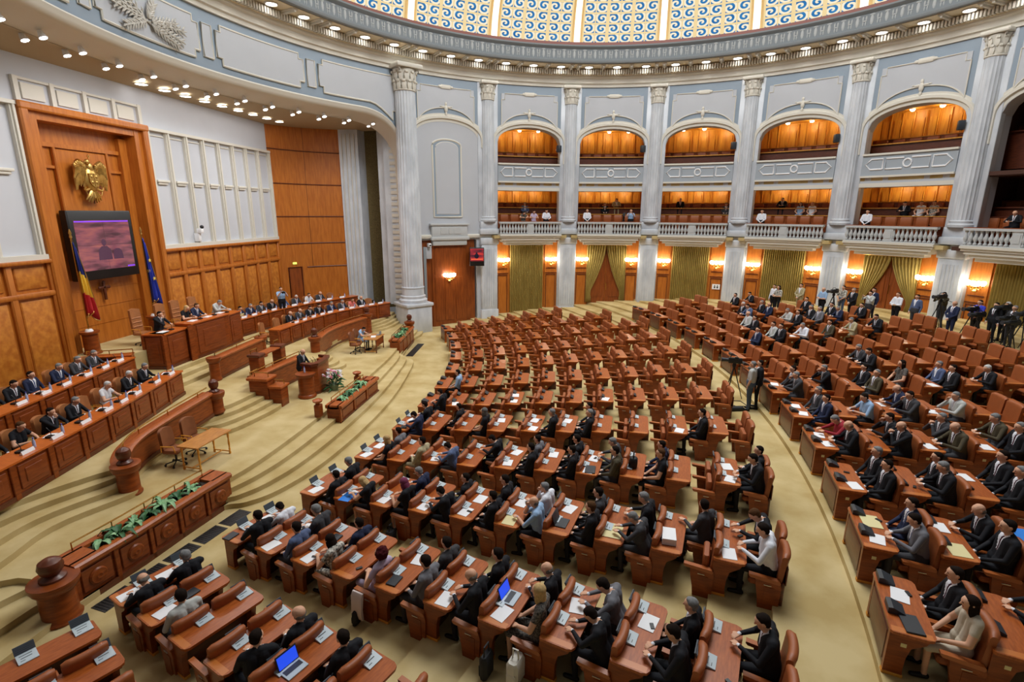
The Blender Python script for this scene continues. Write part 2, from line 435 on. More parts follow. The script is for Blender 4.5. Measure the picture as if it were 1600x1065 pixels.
# leaf ornament of the frieze ring: alternating lobes in relief
om = MB(); na = int((FULL1-FULL0)/R(1.1))
for i in range(na):
    a = FULL0+R(1.1)*(i+.5); mt = Matrix.Rotation(a, 4, 'Z')
    if i % 2:
        om.ball((17.4, 0, 17.55), .04, .085, .24, 8, 0, mt)
        om.ball((17.4, 0, 17.80), .03, .13, .05, 8, 0, mt)
    else:
        for e in (-1, 1):
            om.ball((17.4, e*.075, 17.66), .035, .045, .13, 6, 0, mt)
            om.ball((17.4, e*.06, 17.42), .035, .035, .11, 6, 0, mt)
        om.ball((17.4, 0, 17.54), .035, .13, .035, 6, 0, mt)
struct(om.build('trim_7', 'stone'))

# ---- lamps in the soffit of the ring
proto = None
nl = 0
for k in range(-6, 8):
    for j in range(3):
        a = COLA[0]-R(17.573)*(k+(j+.5)/3)
        if not (R(15) < a < R(226)): continue
        x, y = pol(17.95, a)
        nm = ['near the column', 'in the middle of its coffer group', 'beyond the middle of its bay'][j]
        if proto is None:
            proto = empty('recessed_downlight', (x,y,16.975), a, cat='ceiling light')
            MB().lathe([(.23,.0),(.26,-.05),(.31,-.03),(.31,.02)], 16).build('trim_ring', 'cream', proto)
            MB().lathe([(.001,-.012),(.23,-.012),(.23,.0),(.001,.0)], 16).build('glowing_lens', 'lamp', proto)
            o = proto
        else:
            o = copy_tree(proto); o.location = (x,y,16.975); o.rotation_euler = (0,0,a)
        tag(o, f"round recessed ceiling lamp in the cornice under the dome, {orth(min(nl,19)) if nl<20 else 'a later'} lamp clockwise from the right" if nl < 20 else f"round recessed cornice lamp above the stage side, {orth(nl-20)} beyond the tall columns", 'ceiling light', 'recessed lamps round the dome cornice')
        nl += 1
        light('cornice_lamp', 'SPOT', (x,y,16.9), 20, (1,.95,.86), rot=(0,0,0), angle=R(120), radius=.12)

# ---- dome: ribs and backlit glass bays
def dome_pt(t):       # t 0..1 along the profile
    a = t*PI/2*.97
    return 17.75*math.cos(a)**.92, 17.75+8.6*math.sin(a)
def dome_bay(a0, a1, name, n=8, m_=18):
    mb = MB(); vs = []; uv = []
    for i in range(n+1):
        for j in range(m_+1):
            r, z = dome_pt(j/m_*.9); a = a0+(a1-a0)*i/n
            vs.append((r*math.cos(a), r*math.sin(a), z)); uv.append((i/n*3, j/m_*22))
    fs = [(i*(m_+1)+j, i*(m_+1)+j+1, (i+1)*(m_+1)+j+1, (i+1)*(m_+1)+j) for i in range(n) for j in range(m_)]
    mb.add(vs, fs); me = mb.mesh(name, 'stained')
    ul = me.uv_layers.new(name='UVMap')
    for p in me.polygons:
        for li in p.loop_indices: ul.data[li].uv = uv[me.loops[li].vertex_index]
    return me
def stained():
    m = bpy.data.materials.new('stained_glass'); m.use_nodes = True; nt = m.node_tree; N = nt.nodes; L = nt.links
    N.clear()
    out = N.new('ShaderNodeOutputMaterial'); em = N.new('ShaderNodeEmission'); L.new(em.outputs[0], out.inputs[0])
    uv = N.new('ShaderNodeUVMap'); uv.uv_map = 'UVMap'
    def math_(op, a, b=None, c=None):
        n = N.new('ShaderNodeMath'); n.operation = op
        for i, x in enumerate((a, b, c)):
            if x is None: continue
            if isinstance(x, (int, float)): n.inputs[i].default_value = x
            else: L.new(x, n.inputs[i])
        return n.outputs[0]
    sp = N.new('ShaderNodeSeparateXYZ'); L.new(uv.outputs[0], sp.inputs[0])
    U, V = sp.outputs[0], sp.outputs[1]
    # two mirrored scrolls per cell
    u2 = math_('MULTIPLY', U, 2.0)
    fu = math_('FRACT', u2); fv = math_('FRACT', V)
    par = math_('MODULO', math_('FLOOR', u2), 2.0)
    fm = math_('ADD', math_('MULTIPLY', fu, math_('SUBTRACT', 1.0, par)), math_('MULTIPLY', math_('SUBTRACT', 1.0, fu), par))
    dx = math_('SUBTRACT', fm, .45); dy = math_('SUBTRACT', fv, .52)
    rr = math_('SQRT', math_('ADD', math_('MULTIPLY', dx, dx), math_('MULTIPLY', dy, dy)))
    an = math_('ARCTAN2', dy, dx)
    sw = math_('SINE', math_('SUBTRACT', math_('MULTIPLY', rr, 17.0), an))
    scroll = math_('GREATER_THAN', sw, .05)
    # lead/gold frames
    ex = math_('MINIMUM', fu, math_('SUBTRACT', 1.0, fu)); ey = math_('MINIMUM', fv, math_('SUBTRACT', 1.0, fv))
    fUU = math_('FRACT', U); exx = math_('MINIMUM', fUU, math_('SUBTRACT', 1.0, fUU))
    frame = math_('MAXIMUM', math_('LESS_THAN', ex, .05), math_('MAXIMUM', math_('LESS_THAN', ey, .09), math_('LESS_THAN', exx, .07)))
    low = math_('LESS_THAN', V, 1.0)
    # fan in the lowest row
    du = math_('SUBTRACT', fUU, .5); dv = math_('ADD', fv, .25)
    fan = math_('GREATER_THAN', math_('SINE', math_('MULTIPLY', math_('ARCTAN2', du, dv), 22.0)), -.2)
    def mix(f, a, b):
        n = N.new('ShaderNodeMix'); n.data_type = 'RGBA'
        if isinstance(f, float): n.inputs[0].default_value = f
        else: L.new(f, n.inputs[0])
        for i, x in ((6, a), (7, b)):
            if isinstance(x, tuple): n.inputs[i].default_value = x
            else: L.new(x, n.inputs[i])
        return n.outputs[2]
    noise = N.new('ShaderNodeTexNoise'); noise.inputs['Scale'].default_value = 2.3; L.new(uv.outputs[0], noise.inputs['Vector'])
    blue = mix(noise.outputs[0], rgb(10, 70, 140), rgb(70, 150, 205))
    c1 = mix(scroll, blue, rgb(246, 234, 206))
    c2 = mix(fan, rgb(120, 160, 180), rgb(255, 244, 214))
    c = mix(low, c1, c2)
    c = mix(frame, c, rgb(240, 214, 160))
    L.new(c, em.inputs[0]); em.inputs[1].default_value = 1.05
    return m
M['stained'] = stained()
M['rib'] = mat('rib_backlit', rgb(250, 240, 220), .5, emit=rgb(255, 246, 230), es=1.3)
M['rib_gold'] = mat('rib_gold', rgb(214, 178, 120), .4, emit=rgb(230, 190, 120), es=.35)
dome_root = empty('stained_glass_dome', (0,0,17.75), 0, 'backlit blue and gold stained glass dome with bright white ribs above the hall', 'dome')
D0 = COLA[0]-R(17.573)*0
me0 = None
for k in range(-3, 8):
    ac = COLA[0]-R(17.573)*(k+.5)
    me = dome_bay(ac-R(7.7), ac+R(7.7), 'stained_glass_panel')
    o = link('stained_glass_panel', me, dome_root, (0,0,-17.75))
    rb = MB(); rg = MB()
    ar = COLA[0]-R(17.573)*k; pts = []
    for e, w_, b_, mbx in ((0, R(.62), 0, rb), (-1, R(.22), 1, rg), (1, R(.22), 1, rg)):
        vs = []; c = ar+e*R(.86)
        for j in range(17):
            r, z = dome_pt(j/16*.9)
            for da, dr in ((-w_, .05), (-w_, -.12), (w_, -.12), (w_, .05)):
                vs.append(((r+dr)*math.cos(c+da), (r+dr)*math.sin(c+da), z))
        fs = [(j*4+q, j*4+(q+1)%4, j*4+4+(q+1)%4, j*4+4+q) for j in range(16) for q in range(4)]+[(3,2,1,0),(64,65,66,67)]
        mbx.add(vs, fs)
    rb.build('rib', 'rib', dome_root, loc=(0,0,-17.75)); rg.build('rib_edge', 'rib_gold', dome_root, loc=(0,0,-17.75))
crown = MB(); crown.lathe([(.01,26.3),(3,26.3),(3,26.5),(.01,26.5)], 32); crown.build('crown', 'rib', dome_root, loc=(0,0,-17.75))
base = MB(); base.sweep([(17.5,18.08),(17.65,18.08),(17.65,18.3),(17.5,18.3)], (0,0), FULL0, FULL1, 120); base.build('base_rail', mat('base_rail', rgb(150,90,80), .5), dome_root, loc=(0,0,-17.75))

# ---- columns
def acanthus(mb, r, z0, z1, n=10):
    h = z1-z0
    mb.lathe([(r*.92,z0),(r*1.06,z0+.02),(r*1.06,z0+.07),(r*.92,z0+.09),(r*.95,z0+h*.5),(r*1.12,z0+h*.82),(r*1.0,z0+h*.84)], 20)
    for t, zz, ro in ((0, z0+.12, 1.02), (.5, z0+h*.42, 1.06)):
        for i in range(n):
            a = 2*PI*(i+t)/n; mt = Matrix.Rotation(a, 4, 'Z')
            mb.ball((r*ro, 0, zz+h*.13), r*.10, r*.26, h*.20, 6, 0, mt)
            mb.ball((r*(ro+.13), 0, zz+h*.28), r*.11, r*.2, h*.06, 6, 0, mt)
    for i in range(4):
        a = PI/4+i*PI/2; mt = Matrix.Rotation(a, 4, 'Z')
        mb.tube([mt @ Vector((r*1.0,0,z0+h*.55)), mt @ Vector((r*1.25,0,z0+h*.82)), mt @ Vector((r*1.42,0,z0+h*.80)), mt @ Vector((r*1.38,0,z0+h*.70))], [r*.06,r*.09,r*.1,r*.06], 6)
    s_ = r*1.34
    mb.bbox(-s_, s_, -s_, s_, z0+h*.85, z1, .04)
def fluted(mb, r, z0, z1, n=20, taper=.9):
    ring = []
    for i in range(n*4):
        a = 2*PI*i/(n*4); q = (1, .955, .94, .955)[i % 4]; ring.append((q*math.cos(a), q*math.sin(a)))
    vs = []; zs = [z0, z0+(z1-z0)*.35, z1]; rs = [r, r*.985, r*taper]
    for z, rr in zip(zs, rs): vs += [(x*rr, y*rr, z) for x, y in ring]
    L_ = len(ring); fs = []
    for q in range(2):
        for i in range(L_): fs.append((q*L_+i, q*L_+(i+1)%L_, (q+1)*L_+(i+1)%L_, (q+1)*L_+i))
    mb.add(vs, fs)
big = empty('fluted_column', pol(RW-.35, COLA[0])+(0,), COLA[0], 'tallest white marble column with leafy capital, beside the stage opening on a tall pedestal', 'column')
MB().bbox(-.88,.88,-.88,.88,-.05,1.75,.03).bbox(-.98,.98,-.98,.98,1.75,1.95,.04).build('pedestal', 'marble', big)
MB().lathe([(.9,1.95),(.92,2.15),(.8,2.25),(.82,2.4),(.74,2.45),(.72,2.9),(.75,2.92),(.75,2.97),(.69,3.0)], 32).build('base', 'marble', big)
b_ = MB(); fluted(b_, .69, 3.0, 14.7, 22, .88); b_.build('shaft', 'marble', big, smooth=20)
b_ = MB(); acanthus(b_, .62, 14.7, 16.15, 12); b_.build('capital', 'cream', big)
sm = None
cnames = ['beside the blank grey niche bay', 'left of the tied gold curtain door', 'right of the tied gold curtain door', 'beside the small white notice', 'left of the curtained doorway where camera crews stand', 'right of the curtained doorway where camera crews stand', 'at the far right edge']
for k in range(1, 8):
    if sm is None:
        sm = empty('fluted_column', (0,0,0)); cat = 'column'
        MB().bbox(-.3,.35,-.58,.58,-.4,5.55,.03).bbox(-.36,.35,-.66,.66,5.55,6.0,.04).bbox(-.36,.35,-.64,.64,-.4,.95,.03).build('lower_pier', 'marble', sm)
        f_ = MB()
        for i in range(5): f_.box(-.325,-.29,-.40+i*.17,-.30+i*.17,1.15,5.25)
        f_.build('fluting', 'marble', sm, smooth=0)
        MB().bbox(-.42,.35,-.68,.68,6.24,6.62,.03).bbox(-.3,.35,-.62,.62,6.6,7.1,.03).build('pedestal', 'marble', sm)
        MB().bbox(-.05,.35,-.7,.7,7.1,15.95,.02).build('pilaster', 'marble', sm)
        b_ = MB(); b_.lathe([(.56,7.1),(.58,7.22),(.5,7.3),(.52,7.4),(.47,7.45)], 24); fluted(b_, .47, 7.45, 14.85, 18, .88); b_.build('shaft', 'marble', sm, smooth=20)
        b_ = MB(); acanthus(b_, .43, 14.85, 15.98, 10); b_.build('capital', 'cream', sm)
        o = sm
    else: o = copy_tree(sm)
    o.location = pol(RW-.02, COLA[k])+(0,); o.rotation_euler = (0,0,COLA[k]+PI*0)
    # local -x points to the middle of the hall
    tag(o, f'white marble wall column with fluted shaft and leafy capital, {cnames[k-1]}', 'column', 'wall columns round the hall')

# ---- arch mouldings, blue fields and raised panels over each bay
def on_wall(am, u, z, r=RW): 
    a = am+u; return (r*math.cos(a), r*math.sin(a), z)
for k, am in enumerate(bays):
    arc = MB(); n = 26
    prof = [(-.02,0),(-.02,.16),(-.14,.2),(-.14,.34),(-.06,.40),(-.06,.5),(.0,.5)]   # (radial, outward offset)
    sp_, rs_, ww = 12.25, 1.1, W0
    vs = []; path = []
    zb = 11.0 if k else 11.9
    path.append((ww, zb)); 
    for i in range(n+1):
        u = 1-2*i/n; th = PI*i/n
        path.append((ww*math.cos(th), sp_+rs_*max(0.0, math.sin(th))**.87))
    path.append((-ww, zb))
    for i, (u, z) in enumerate(path):
        # outward normal in the unrolled wall
        p0 = path[max(i-1,0)]; p1 = path[min(i+1,len(path)-1)]
        tx, tz = (p1[0]-p0[0])*RW, p1[1]-p0[1]; l = math.hypot(tx, tz) or 1
        nx, nz = tz/l, -tx/l
        if nz < -.01: nx, nz = nx, nz
        for dr, of in prof:
            vs.append(on_wall(am, u+nx*of/RW, z+nz*of, RW+dr))
    m_ = len(prof); fs = []
    for i in range(len(path)-1):
        for q in range(m_-1): fs.append((i*m_+q, i*m_+q+1, (i+1)*m_+q+1, (i+1)*m_+q))
    arc.add(vs, fs)
    struct(arc.build('trim_8', 'cream'))
    # blue field (thin plaster coat) framed by the columns
    bl = MB()
    def zb_(u, of=.5):
        uu = u*R(7.35)
        t = min(1, abs(uu)/(W0+.5/RW)); return 12.25+(1.1+of)*math.sqrt(max(0, 1-t**2.3)) - (.0 if t < 1 else .6)
    cslab(bl, am-R(7.1), am+R(7.1), lambda u: max(11.6, zb_(u)), 15.93, RW-.03, RW+.01, 36)
    struct(bl.build('wall_north', 'blue'))
    pn = MB()
    cslab(pn, am-R(5.9), am+R(5.9), lambda u: 12.75+1.42*math.sqrt(max(0, 1-abs(u*.93)**2.2)), 15.38, RW-.07, RW, 30)
    struct(pn.build('wall_north', 'plaster'))
    tr = MB(); pts = [on_wall(am, R(-5.9)+R(11.8)*i/30, 12.75+1.42*math.sqrt(max(0, 1-abs((2*i/30-1)*.93)**2.2)), RW-.08) for i in range(31)]
    tr.tube(pts, .035, 5)
    tr.tube([on_wall(am, s_*R(5.9), z, RW-.08) for s_, z in ((-1,13.3),(-1,15.0))], .03, 5)
    tr.tube([on_wall(am, s_*R(5.9), z, RW-.08) for s_, z in ((1,13.3),(1,15.0))], .03, 5)
    tr.tube([on_wall(am, R(5.9)*s_, z, RW-.08) for s_, z in ((-1,15.0),(-.88,15.0),(-.88,15.38),(-.2,15.38))], .03, 5)
    tr.tube([on_wall(am, R(5.9)*s_, z, RW-.08) for s_, z in ((1,15.0),(.88,15.0),(.88,15.38),(.2,15.38))], .03, 5)
    c0 = on_wall(am, 0, 15.40, RW-.08); mt = Matrix.Translation(c0) @ Matrix.Rotation(am, 4, 'Z')
    tr.bbox(-.06,.04,-.36,.36,-.12,.12,.05,0,mt); tr.ball((-.04,-.4,0),.05,.12,.08,8,0,mt); tr.ball((-.04,.4,0),.05,.12,.08,8,0,mt)
    c0 = on_wall(am, 0, 14.12, RW-.1); mt = Matrix.Translation(c0) @ Matrix.Rotation(am, 4, 'Z')
    tr.ball((0,0,0),.08,.12,.24,8,0,mt); tr.ball((0,-.17,.1),.05,.17,.06,8,0,mt); tr.ball((0,.17,.1),.05,.17,.06,8,0,mt); tr.ball((0,0,-.3),.05,.07,.14,8,0,mt); tr.ball((0,0,.28),.05,.08,.12,8,0,mt)
    for e in (-1,1): tr.ball((0,e*.36,.13),.03,.1,.03,6,0,mt)
    struct(tr.build('trim_9', 'cream'))
M['parapet'] = mat('parapet_grey', rgb(160, 168, 176), .7)
# ================================================================== BALCONIES AND GROUND-FLOOR BAYS
bay_words = ['blank bay', 'first balcony bay from the left', 'second balcony bay from the left', 'third balcony bay from the left', 'fourth balcony bay from the left', 'fifth balcony bay from the left', 'rightmost balcony bay']
def bay_floor(am):
    x, y = pol(RW-1, am); ra = math.hypot(x-O1[0], y-O1[1]); rb = math.hypot(x-O2[0], y-O2[1])
    z = RISE1*max(0, int((ra-RHO1+.16)/PITCH1)) if ra < 37.7 else 1.04
    if rb > RHO2-.58: z = Z2+RISE2*max(0, int((rb-RHO2+.16)/PITCH2))
    return z
def baluster_mb():
    return MB().lathe([(.05,0),(.085,.02),(.085,.07),(.05,.1),(.045,.14),(.1,.26),(.105,.33),(.06,.46),(.045,.56),(.07,.6),(.08,.64),(.08,.68)], 8)
bal_me = baluster_mb().mesh('baluster', 'stone')
def wall_lamp_mesh():
    a = MB(); b = MB(); cups = []
    a.lathe([(.10,-.25),(.13,-.2),(.05,-.1),(.09,0),(.05,.08),(.02,.14)], 10)
    for i in range(5):
        t = PI/2+(i-2)*R(42)
        x, y = -.26*abs(math.sin(t))-.02, .34*math.cos(t)
        a.tube([(0,0,-.05),(x*.6,y*.6,-.14),(x,y,-.04),(x,y,.02)], .016, 5)
        a.lathe([(.02,.0),(.06,.02),(.05,.05)], 8, 0, Matrix.Translation((x,y,.02)))
        b.lathe([(.045,.05),(.10,.11),(.125,.2),(.09,.27),(.01,.29)], 10, 0, Matrix.Translation((x,y,.02)))
    return a.mesh('bracket','brass'), b.mesh('glass_shade','bulb')
sc_a, sc_b = wall_lamp_mesh()
def sconce(pos, a, label):
    o = empty('wall_sconce', pos, a, label, 'wall lamp', 'five-cup wall sconces')
    link('bracket', sc_a, o); link('glass_shade', sc_b, o)
    d = Vector((math.cos(a), math.sin(a), 0))
    light('sconce_light', 'POINT', (pos[0]-d.x*.55, pos[1]-d.y*.55, pos[2]+.25), 14, (1,.84,.54), radius=.15)
seat_back_me = MB().bbox(-.06,.06,-.31,.31,.42,.93,.06).bbox(-.05,.38,-.31,.31,.36,.46,.03).mesh('gallery_bench_seat','leather')
for k, am in enumerate(bays):
    rot_ = Matrix.Rotation(am, 4, 'Z'); zf = bay_floor(am)
    if k == 0: continue
    bw = bay_words[k]
    # lower balcony: slab, stepped corbel, balustrade
    o = empty('balcony', (0,0,0), am, f'white stone balcony with balustrade, {bw}', 'balcony', 'lower balconies round the hall')
    wcl = R(7.0)
    def lb(mb, w, r0, r1, z0, z1, n=6): 
        vs = []
        for i in range(n+1):
            a = -w+2*w*i/n
            for r, z in ((r0,z0),(r1,z0),(r1,z1),(r0,z1)): vs.append((r*math.cos(a), r*math.sin(a), z))
        fs = [(i*4+q, i*4+(q+1)%4, i*4+4+(q+1)%4, i*4+4+q) for i in range(n) for q in range(4)]+[(3,2,1,0),(n*4,n*4+1,n*4+2,n*4+3)]
        mb.add(vs, fs)
    m1 = MB(); lb(m1, wcl, RW-.95, RW+.2, 6.12, 6.24); lb(m1, wcl*.985, RW-.86, RW+.2, 6.0, 6.12)
    lb(m1, wcl*.93, RW-.78, RW+.2, 5.84, 6.0); lb(m1, wcl*.86, RW-.66, RW+.2, 5.68, 5.84); lb(m1, wcl*.76, RW-.5, RW+.2, 5.5, 5.68)
    m1.build('corbel', 'cream', o)
    m1 = MB(); lb(m1, wcl, RW-.9, RW-.62, 6.98, 7.1); lb(m1, wcl, RW-.87, RW-.65, 6.24, 6.3); m1.build('rail', 'stone', o)
    for i in range(21):
        if i == 10:
            a = 0; me_ = MB().box(-.1,.1,-.2,.2,6.3,6.98).box(-.12,-.1,-.13,.13,6.45,6.85); me_.build('balustrade_block','stone',o,loc=(RW-.76,0,0), smooth=0)
            continue
        a = wcl*.97*(i-10)/10.2
        b = link('baluster', bal_me, o, ((RW-.76)*math.cos(a), (RW-.76)*math.sin(a), 6.3), (0,0,a))
    m1 = MB(); lb(m1, wcl, RW-.88, RW-.3, 7.1, 7.13); m1.build('hand_shelf', 'wood', o)
    # upper parapet
    if k < 6:
        o = empty('balcony_parapet', (0,0,0), am, f'pale upper balcony parapet with arrow-ended panels, {bw}', 'parapet', 'upper parapets under the arches')
        m1 = MB(); lb(m1, W0*.985, RW-.12, RW-.02, 9.82, 10.92); m1.build('panel', 'parapet', o)
        m1 = MB(); lb(m1, W0*.985, RW-.22, RW-.01, 10.9, 11.0); lb(m1, W0*.985, RW-.2, RW-.01, 9.72, 9.82); m1.build('coping', 'cream', o)
        m1 = MB()
        def P(u, z): return ((RW-.14)*math.cos(W0*u), (RW-.14)*math.sin(W0*u), z)
        for s_ in (-1, 1):
            m1.tube([P(s_*.52,10.15),P(s_*.52,10.7),P(s_*.78,10.7),P(s_*.9,10.42),P(s_*.78,10.15),P(s_*.52,10.15)], .045, 5)
            m1.tube([P(s_*.08,10.7),P(s_*.46,10.7),P(s_*.46,10.15),P(s_*.1,10.15)], .045, 5)
        m1.tube([P(.085*math.cos(t*PI/8),10.42+.2*math.sin(t*PI/8)) for t in range(17)], .045, 5)
        m1.build('moulding', 'white', o)
        m1 = MB(); lb(m1, W0*1.05, RW-.05, RW+1.0, 9.2, 9.42); struct(m1.build('trim_10', 'cream', rot=(0,0,am)))
    # rooms behind the openings
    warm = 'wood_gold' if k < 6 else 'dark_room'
    for (z0, z1, lvl) in ((6.24, 9.5, 'lower'), (9.8, 13.6, 'upper')):
        rm = MB()
        D = 3.6; ws = R(8.2)
        def wallp(mb, a, r0, r1, z0, z1, t=.1):
            mt = Matrix.Rotation(a, 4, 'Z'); mb.box(r0, r1, -t, t, z0, z1, 0, mt)
        wallp(rm, am-ws, RW+.3, RW+D, z0-.2, z1); wallp(rm, am+ws, RW+.3, RW+D, z0-.2, z1)
        cslab(rm, am-ws-R(.3), am+ws+R(.3), z0-.2, z1, RW+D, RW+D+.15, 8)
        # raised panels on the back wall
        for i in range(11):
            a = am+ws*(i-5)/5.6
            mt = Matrix.Rotation(a, 4, 'Z')
            rm.box(RW+D-.07, RW+D, -.17, .17, z0+2.25, z1-.45, 0, mt); rm.box(RW+D-.12, RW+D, -.27, -.22, z0+1.4, z1-.1, 0, mt)
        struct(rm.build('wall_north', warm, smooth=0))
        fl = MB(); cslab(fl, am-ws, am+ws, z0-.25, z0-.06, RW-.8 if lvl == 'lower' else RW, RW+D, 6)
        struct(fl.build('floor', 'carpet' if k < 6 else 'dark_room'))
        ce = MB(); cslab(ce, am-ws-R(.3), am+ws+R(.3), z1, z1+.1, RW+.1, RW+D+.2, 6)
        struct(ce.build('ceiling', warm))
        # benches: two rows, with desks in front of the rear row
        for q, (rr, zz) in enumerate(((RW+.55, z0+.40), (RW+2.0, z0+1.2))):
            if lvl == 'upper' and q == 0: continue
            b = empty('gallery_bench', (0,0,zz), am, f'wooden gallery bench, {"front" if q==0 else "rear"} row, {lvl} level, {bw}', 'bench', 'gallery benches')
            st = MB(); lb(st, ws*.97, rr-.42, rr+.85 if q == 0 else RW+D-.1, -.6 if q == 0 else -1.1, 0); st.build('step', 'wood_dark', b)
            if q: fr = MB(); lb(fr, ws*.97, rr-.38, rr-.30, 0, .60); fr.build('desk_front', 'wood_dark', b); fr = MB(); lb(fr, ws*.97, rr-.52, rr-.24, .60, .66); fr.build('desk_top', 'wood_gold' if k < 6 else 'wood_dark', b)
            for i in range(7):
                a = ws*.8*(i-3)/3
                link('leather_back', seat_back_me, b, ((rr+.43)*math.cos(a), (rr+.45)*math.sin(a), 0), (0,0,a+PI))
            bk = MB(); lb(bk, ws*.97, rr+.5, rr+.58, 0, .96); bk.build('back_panel', 'wood', b); bk = MB(); lb(bk, ws*.97, rr+.44, rr+.62, .96, 1.0); bk.build('back_rail', 'wood_gold' if k < 6 else 'wood_dark', b)
        if k < 6:
            for i in (-1, 0, 1):
                a = am+ws*.45*i
                p = pol(RW+D-.75, a)+(z1-.02,)
                c = empty('ceiling_lamp', p, a, f'{["left","middle","right"][1-i]} warm ceiling lamp, {lvl} level, {bw}', 'ceiling light', 'warm lamps in the balconies')
                MB().lathe([(.12,0),(.14,-.04),(.1,-.03)], 12).build('rim', 'brass', c); MB().lathe([(.01,-.13),(.1,-.1),(.14,-.02),(.01,-.02)], 12).build('bulb', 'warm_bulb', c)
                light('balcony_light', 'POINT', (p[0], p[1], p[2]-.25), 15 if lvl == 'lower' else 17, (1,.84,.50), radius=.12)
    # ground floor wall of the bay
    g = MB(); cslab(g, am-W0-R(.3), am+W0+R(.3), zf-.6, 6.0, RW+.35, RW+.5, 8)
    for s_ in (-1, 1):
        cslab(g, am+s_*R(5.4)-R(1.35), am+s_*R(5.4)+R(1.35), zf-.4, 6.0, RW+.25, RW+.36, 2)
    struct(g.build('wall_north', 'wood_wall', smooth=0))
    dl = MB()
    for s_ in (-1, 1):
        a = am+s_*R(5.4); mt = Matrix.Rotation(a, 4, 'Z')
        for y0, y1, z0, z1 in ((-.36,-.32,zf,3.3),(.32,.36,zf,3.3),(-.36,.36,3.28,3.34),(-.36,.36,3.75,3.8),(-.42,.42,3.42,3.46)):
            dl.box(RW+.2, RW+.27, y0, y1, z0, z1, 0, mt)
    struct(dl.build('trim_11', 'wood_dark', smooth=0))
    door = k in (2, 5)
    if door:
        mt = Matrix.Rotation(am, 4, 'Z')
        dd = empty('door_%d' % (1 if k == 2 else 2), (0,0,0)); struct(dd)
        for s_ in (-1, 1):
            m1 = MB(); m1.box(RW+.28, RW+.34, s_*.68-.66, s_*.68+.66, zf, 5.3, 0, mt); m1.box(RW+.24, RW+.28, s_*.68-.45, s_*.68+.45, zf+.5, 4.8, 0, mt); m1.build('door_leaf', 'shadow_door', dd, smooth=0)
        MB().tube([mt @ Vector((RW+.2,-.06,zf+1.0)), mt @ Vector((RW+.2,-.06,zf+1.5))], .02, 6).build('handle', 'brass', dd)
        for s_ in (-1, 1):
            m1 = MB(); n, nz = 44, 14; vs = []
            for j in range(nz+1):
                z = zf+.08+(5.35-zf)*j/nz; t = j/nz
                # hangs full at the top and is gathered outward below
                tie = max(0.0, 1-abs(t-.12)/.62)
                inner = .02+1.05*min(1, (1-t)*1.25)**1.5*(1 if t > .1 else .96)
                for i in range(n+1):
                    y = s_*(inner+(1.42-inner)*i/n)
                    x = RW+.08+.05*math.sin(i*1.15+.6*s_)*(.7+.3*t)
                    vs.append(tuple(mt @ Vector((x, y, z))))
            fs = [(j*(n+1)+i, j*(n+1)+i+1, (j+1)*(n+1)+i+1, (j+1)*(n+1)+i) for j in range(nz) for i in range(n)]
            m1.add(vs, fs); cu = m1.build('tied_curtain', 'curtain', smooth=60)
            sol = cu.modifiers.new('thick', 'SOLIDIFY'); sol.thickness = .015
            tag(cu, f'gold curtain gathered to the {"right" if s_<0 else "left"} in the doorway, {bw}', 'curtain', 'tied gold door curtains')
        m1 = MB(); m1.tube([mt @ Vector((RW+.05,-1.5,5.46)), mt @ Vector((RW+.05,1.5,5.46))], .03, 8)
        tag(m1.build('curtain_rail', 'brass'), f'brass curtain rail over the doorway, {bw}', 'curtain rail')
    else:
        m1 = MB(); n = 20; vs = []
        for i in range(n*4+1):
            a = am-R(3.7)+R(7.4)*i/(n*4); rr = RW+.2+(.08, .0, -.05, .0)[i % 4]
            for z in (zf-.2, 5.45): vs.append((rr*math.cos(a), rr*math.sin(a), z))
        m1.add(vs, [(i*2, i*2+1, i*2+3, i*2+2) for i in range(n*4)])
        cu = m1.build('pleated_curtain', 'curtain', smooth=0)
        sol = cu.modifiers.new('thick', 'SOLIDIFY'); sol.thickness = .02
        tag(cu, f'flat pleated gold wall curtain under the balcony, {bw}', 'curtain', 'pleated gold wall curtains')
    for s_ in (-1, 1):
        if k == 6 and s_ < 0: continue
        a = am+s_*R(5.35)
        sconce(pol(RW+.02, a)+(4.25,), a, f'glowing brass wall sconce, {"left" if s_>0 else "right"} side of the {bw}')
    # loudspeaker at the right side of the arch
    if k < 6:
        a = am-W0*.93; mt = Matrix.Translation(pol(RW-.15, a)+(12.0,)) @ Matrix.Rotation(a+R(35), 4, 'Z')
        o = empty('loudspeaker', pol(RW-.15, a)+(12.0,), a+R(35), f'small dark loudspeaker on the right jamb of the arch, {bw}', 'loudspeaker', 'loudspeakers in the arches')
        MB().bbox(-.18,.12,-.14,.14,-.22,.22,.03).build('cabinet', 'charcoal', o); MB().tube([(.1,0,0),(.3,-.05,-.05)], .03, 6).build('bracket', 'white', o)
# ---- blank bay with niche, tablet, wooden door panel and monitor
am = bays[0]; mtb = Matrix.Rotation(am, 4, 'Z')
n_ = MB()
def NP(u, z, r=RW-.03): return tuple(mtb @ Vector((r, u, z)))
pts = [(-1.0,7.4),(-1.0,11.9)]+[( -1.0*math.cos(PI*i/12), 11.9+.38*math.sin(PI*i/12)) for i in range(1,12)]+[(1.0,11.9),(1.0,7.4),(-1.0,7.4)]
n_.tube([NP(*p) for p in pts], .07, 6); pts2 = [(u*.78, 7.6 if z < 8 else z-.16) for u, z in pts]; n_.tube([NP(*p) for p in pts2], .05, 6)
struct(n_.build('trim_12', 'cream'))
s_ = MB(); s_.add([NP(u,z,RW-.06) for u,z in pts[:-1]], [tuple(range(len(pts)-1))]); struct(s_.build('wall_north', 'blue'))
s_ = MB(); s_.add([NP(u,z,RW-.08) for u,z in pts2[:-1]], [tuple(range(len(pts2)-1))]); struct(s_.build('wall_north', 'plaster'))
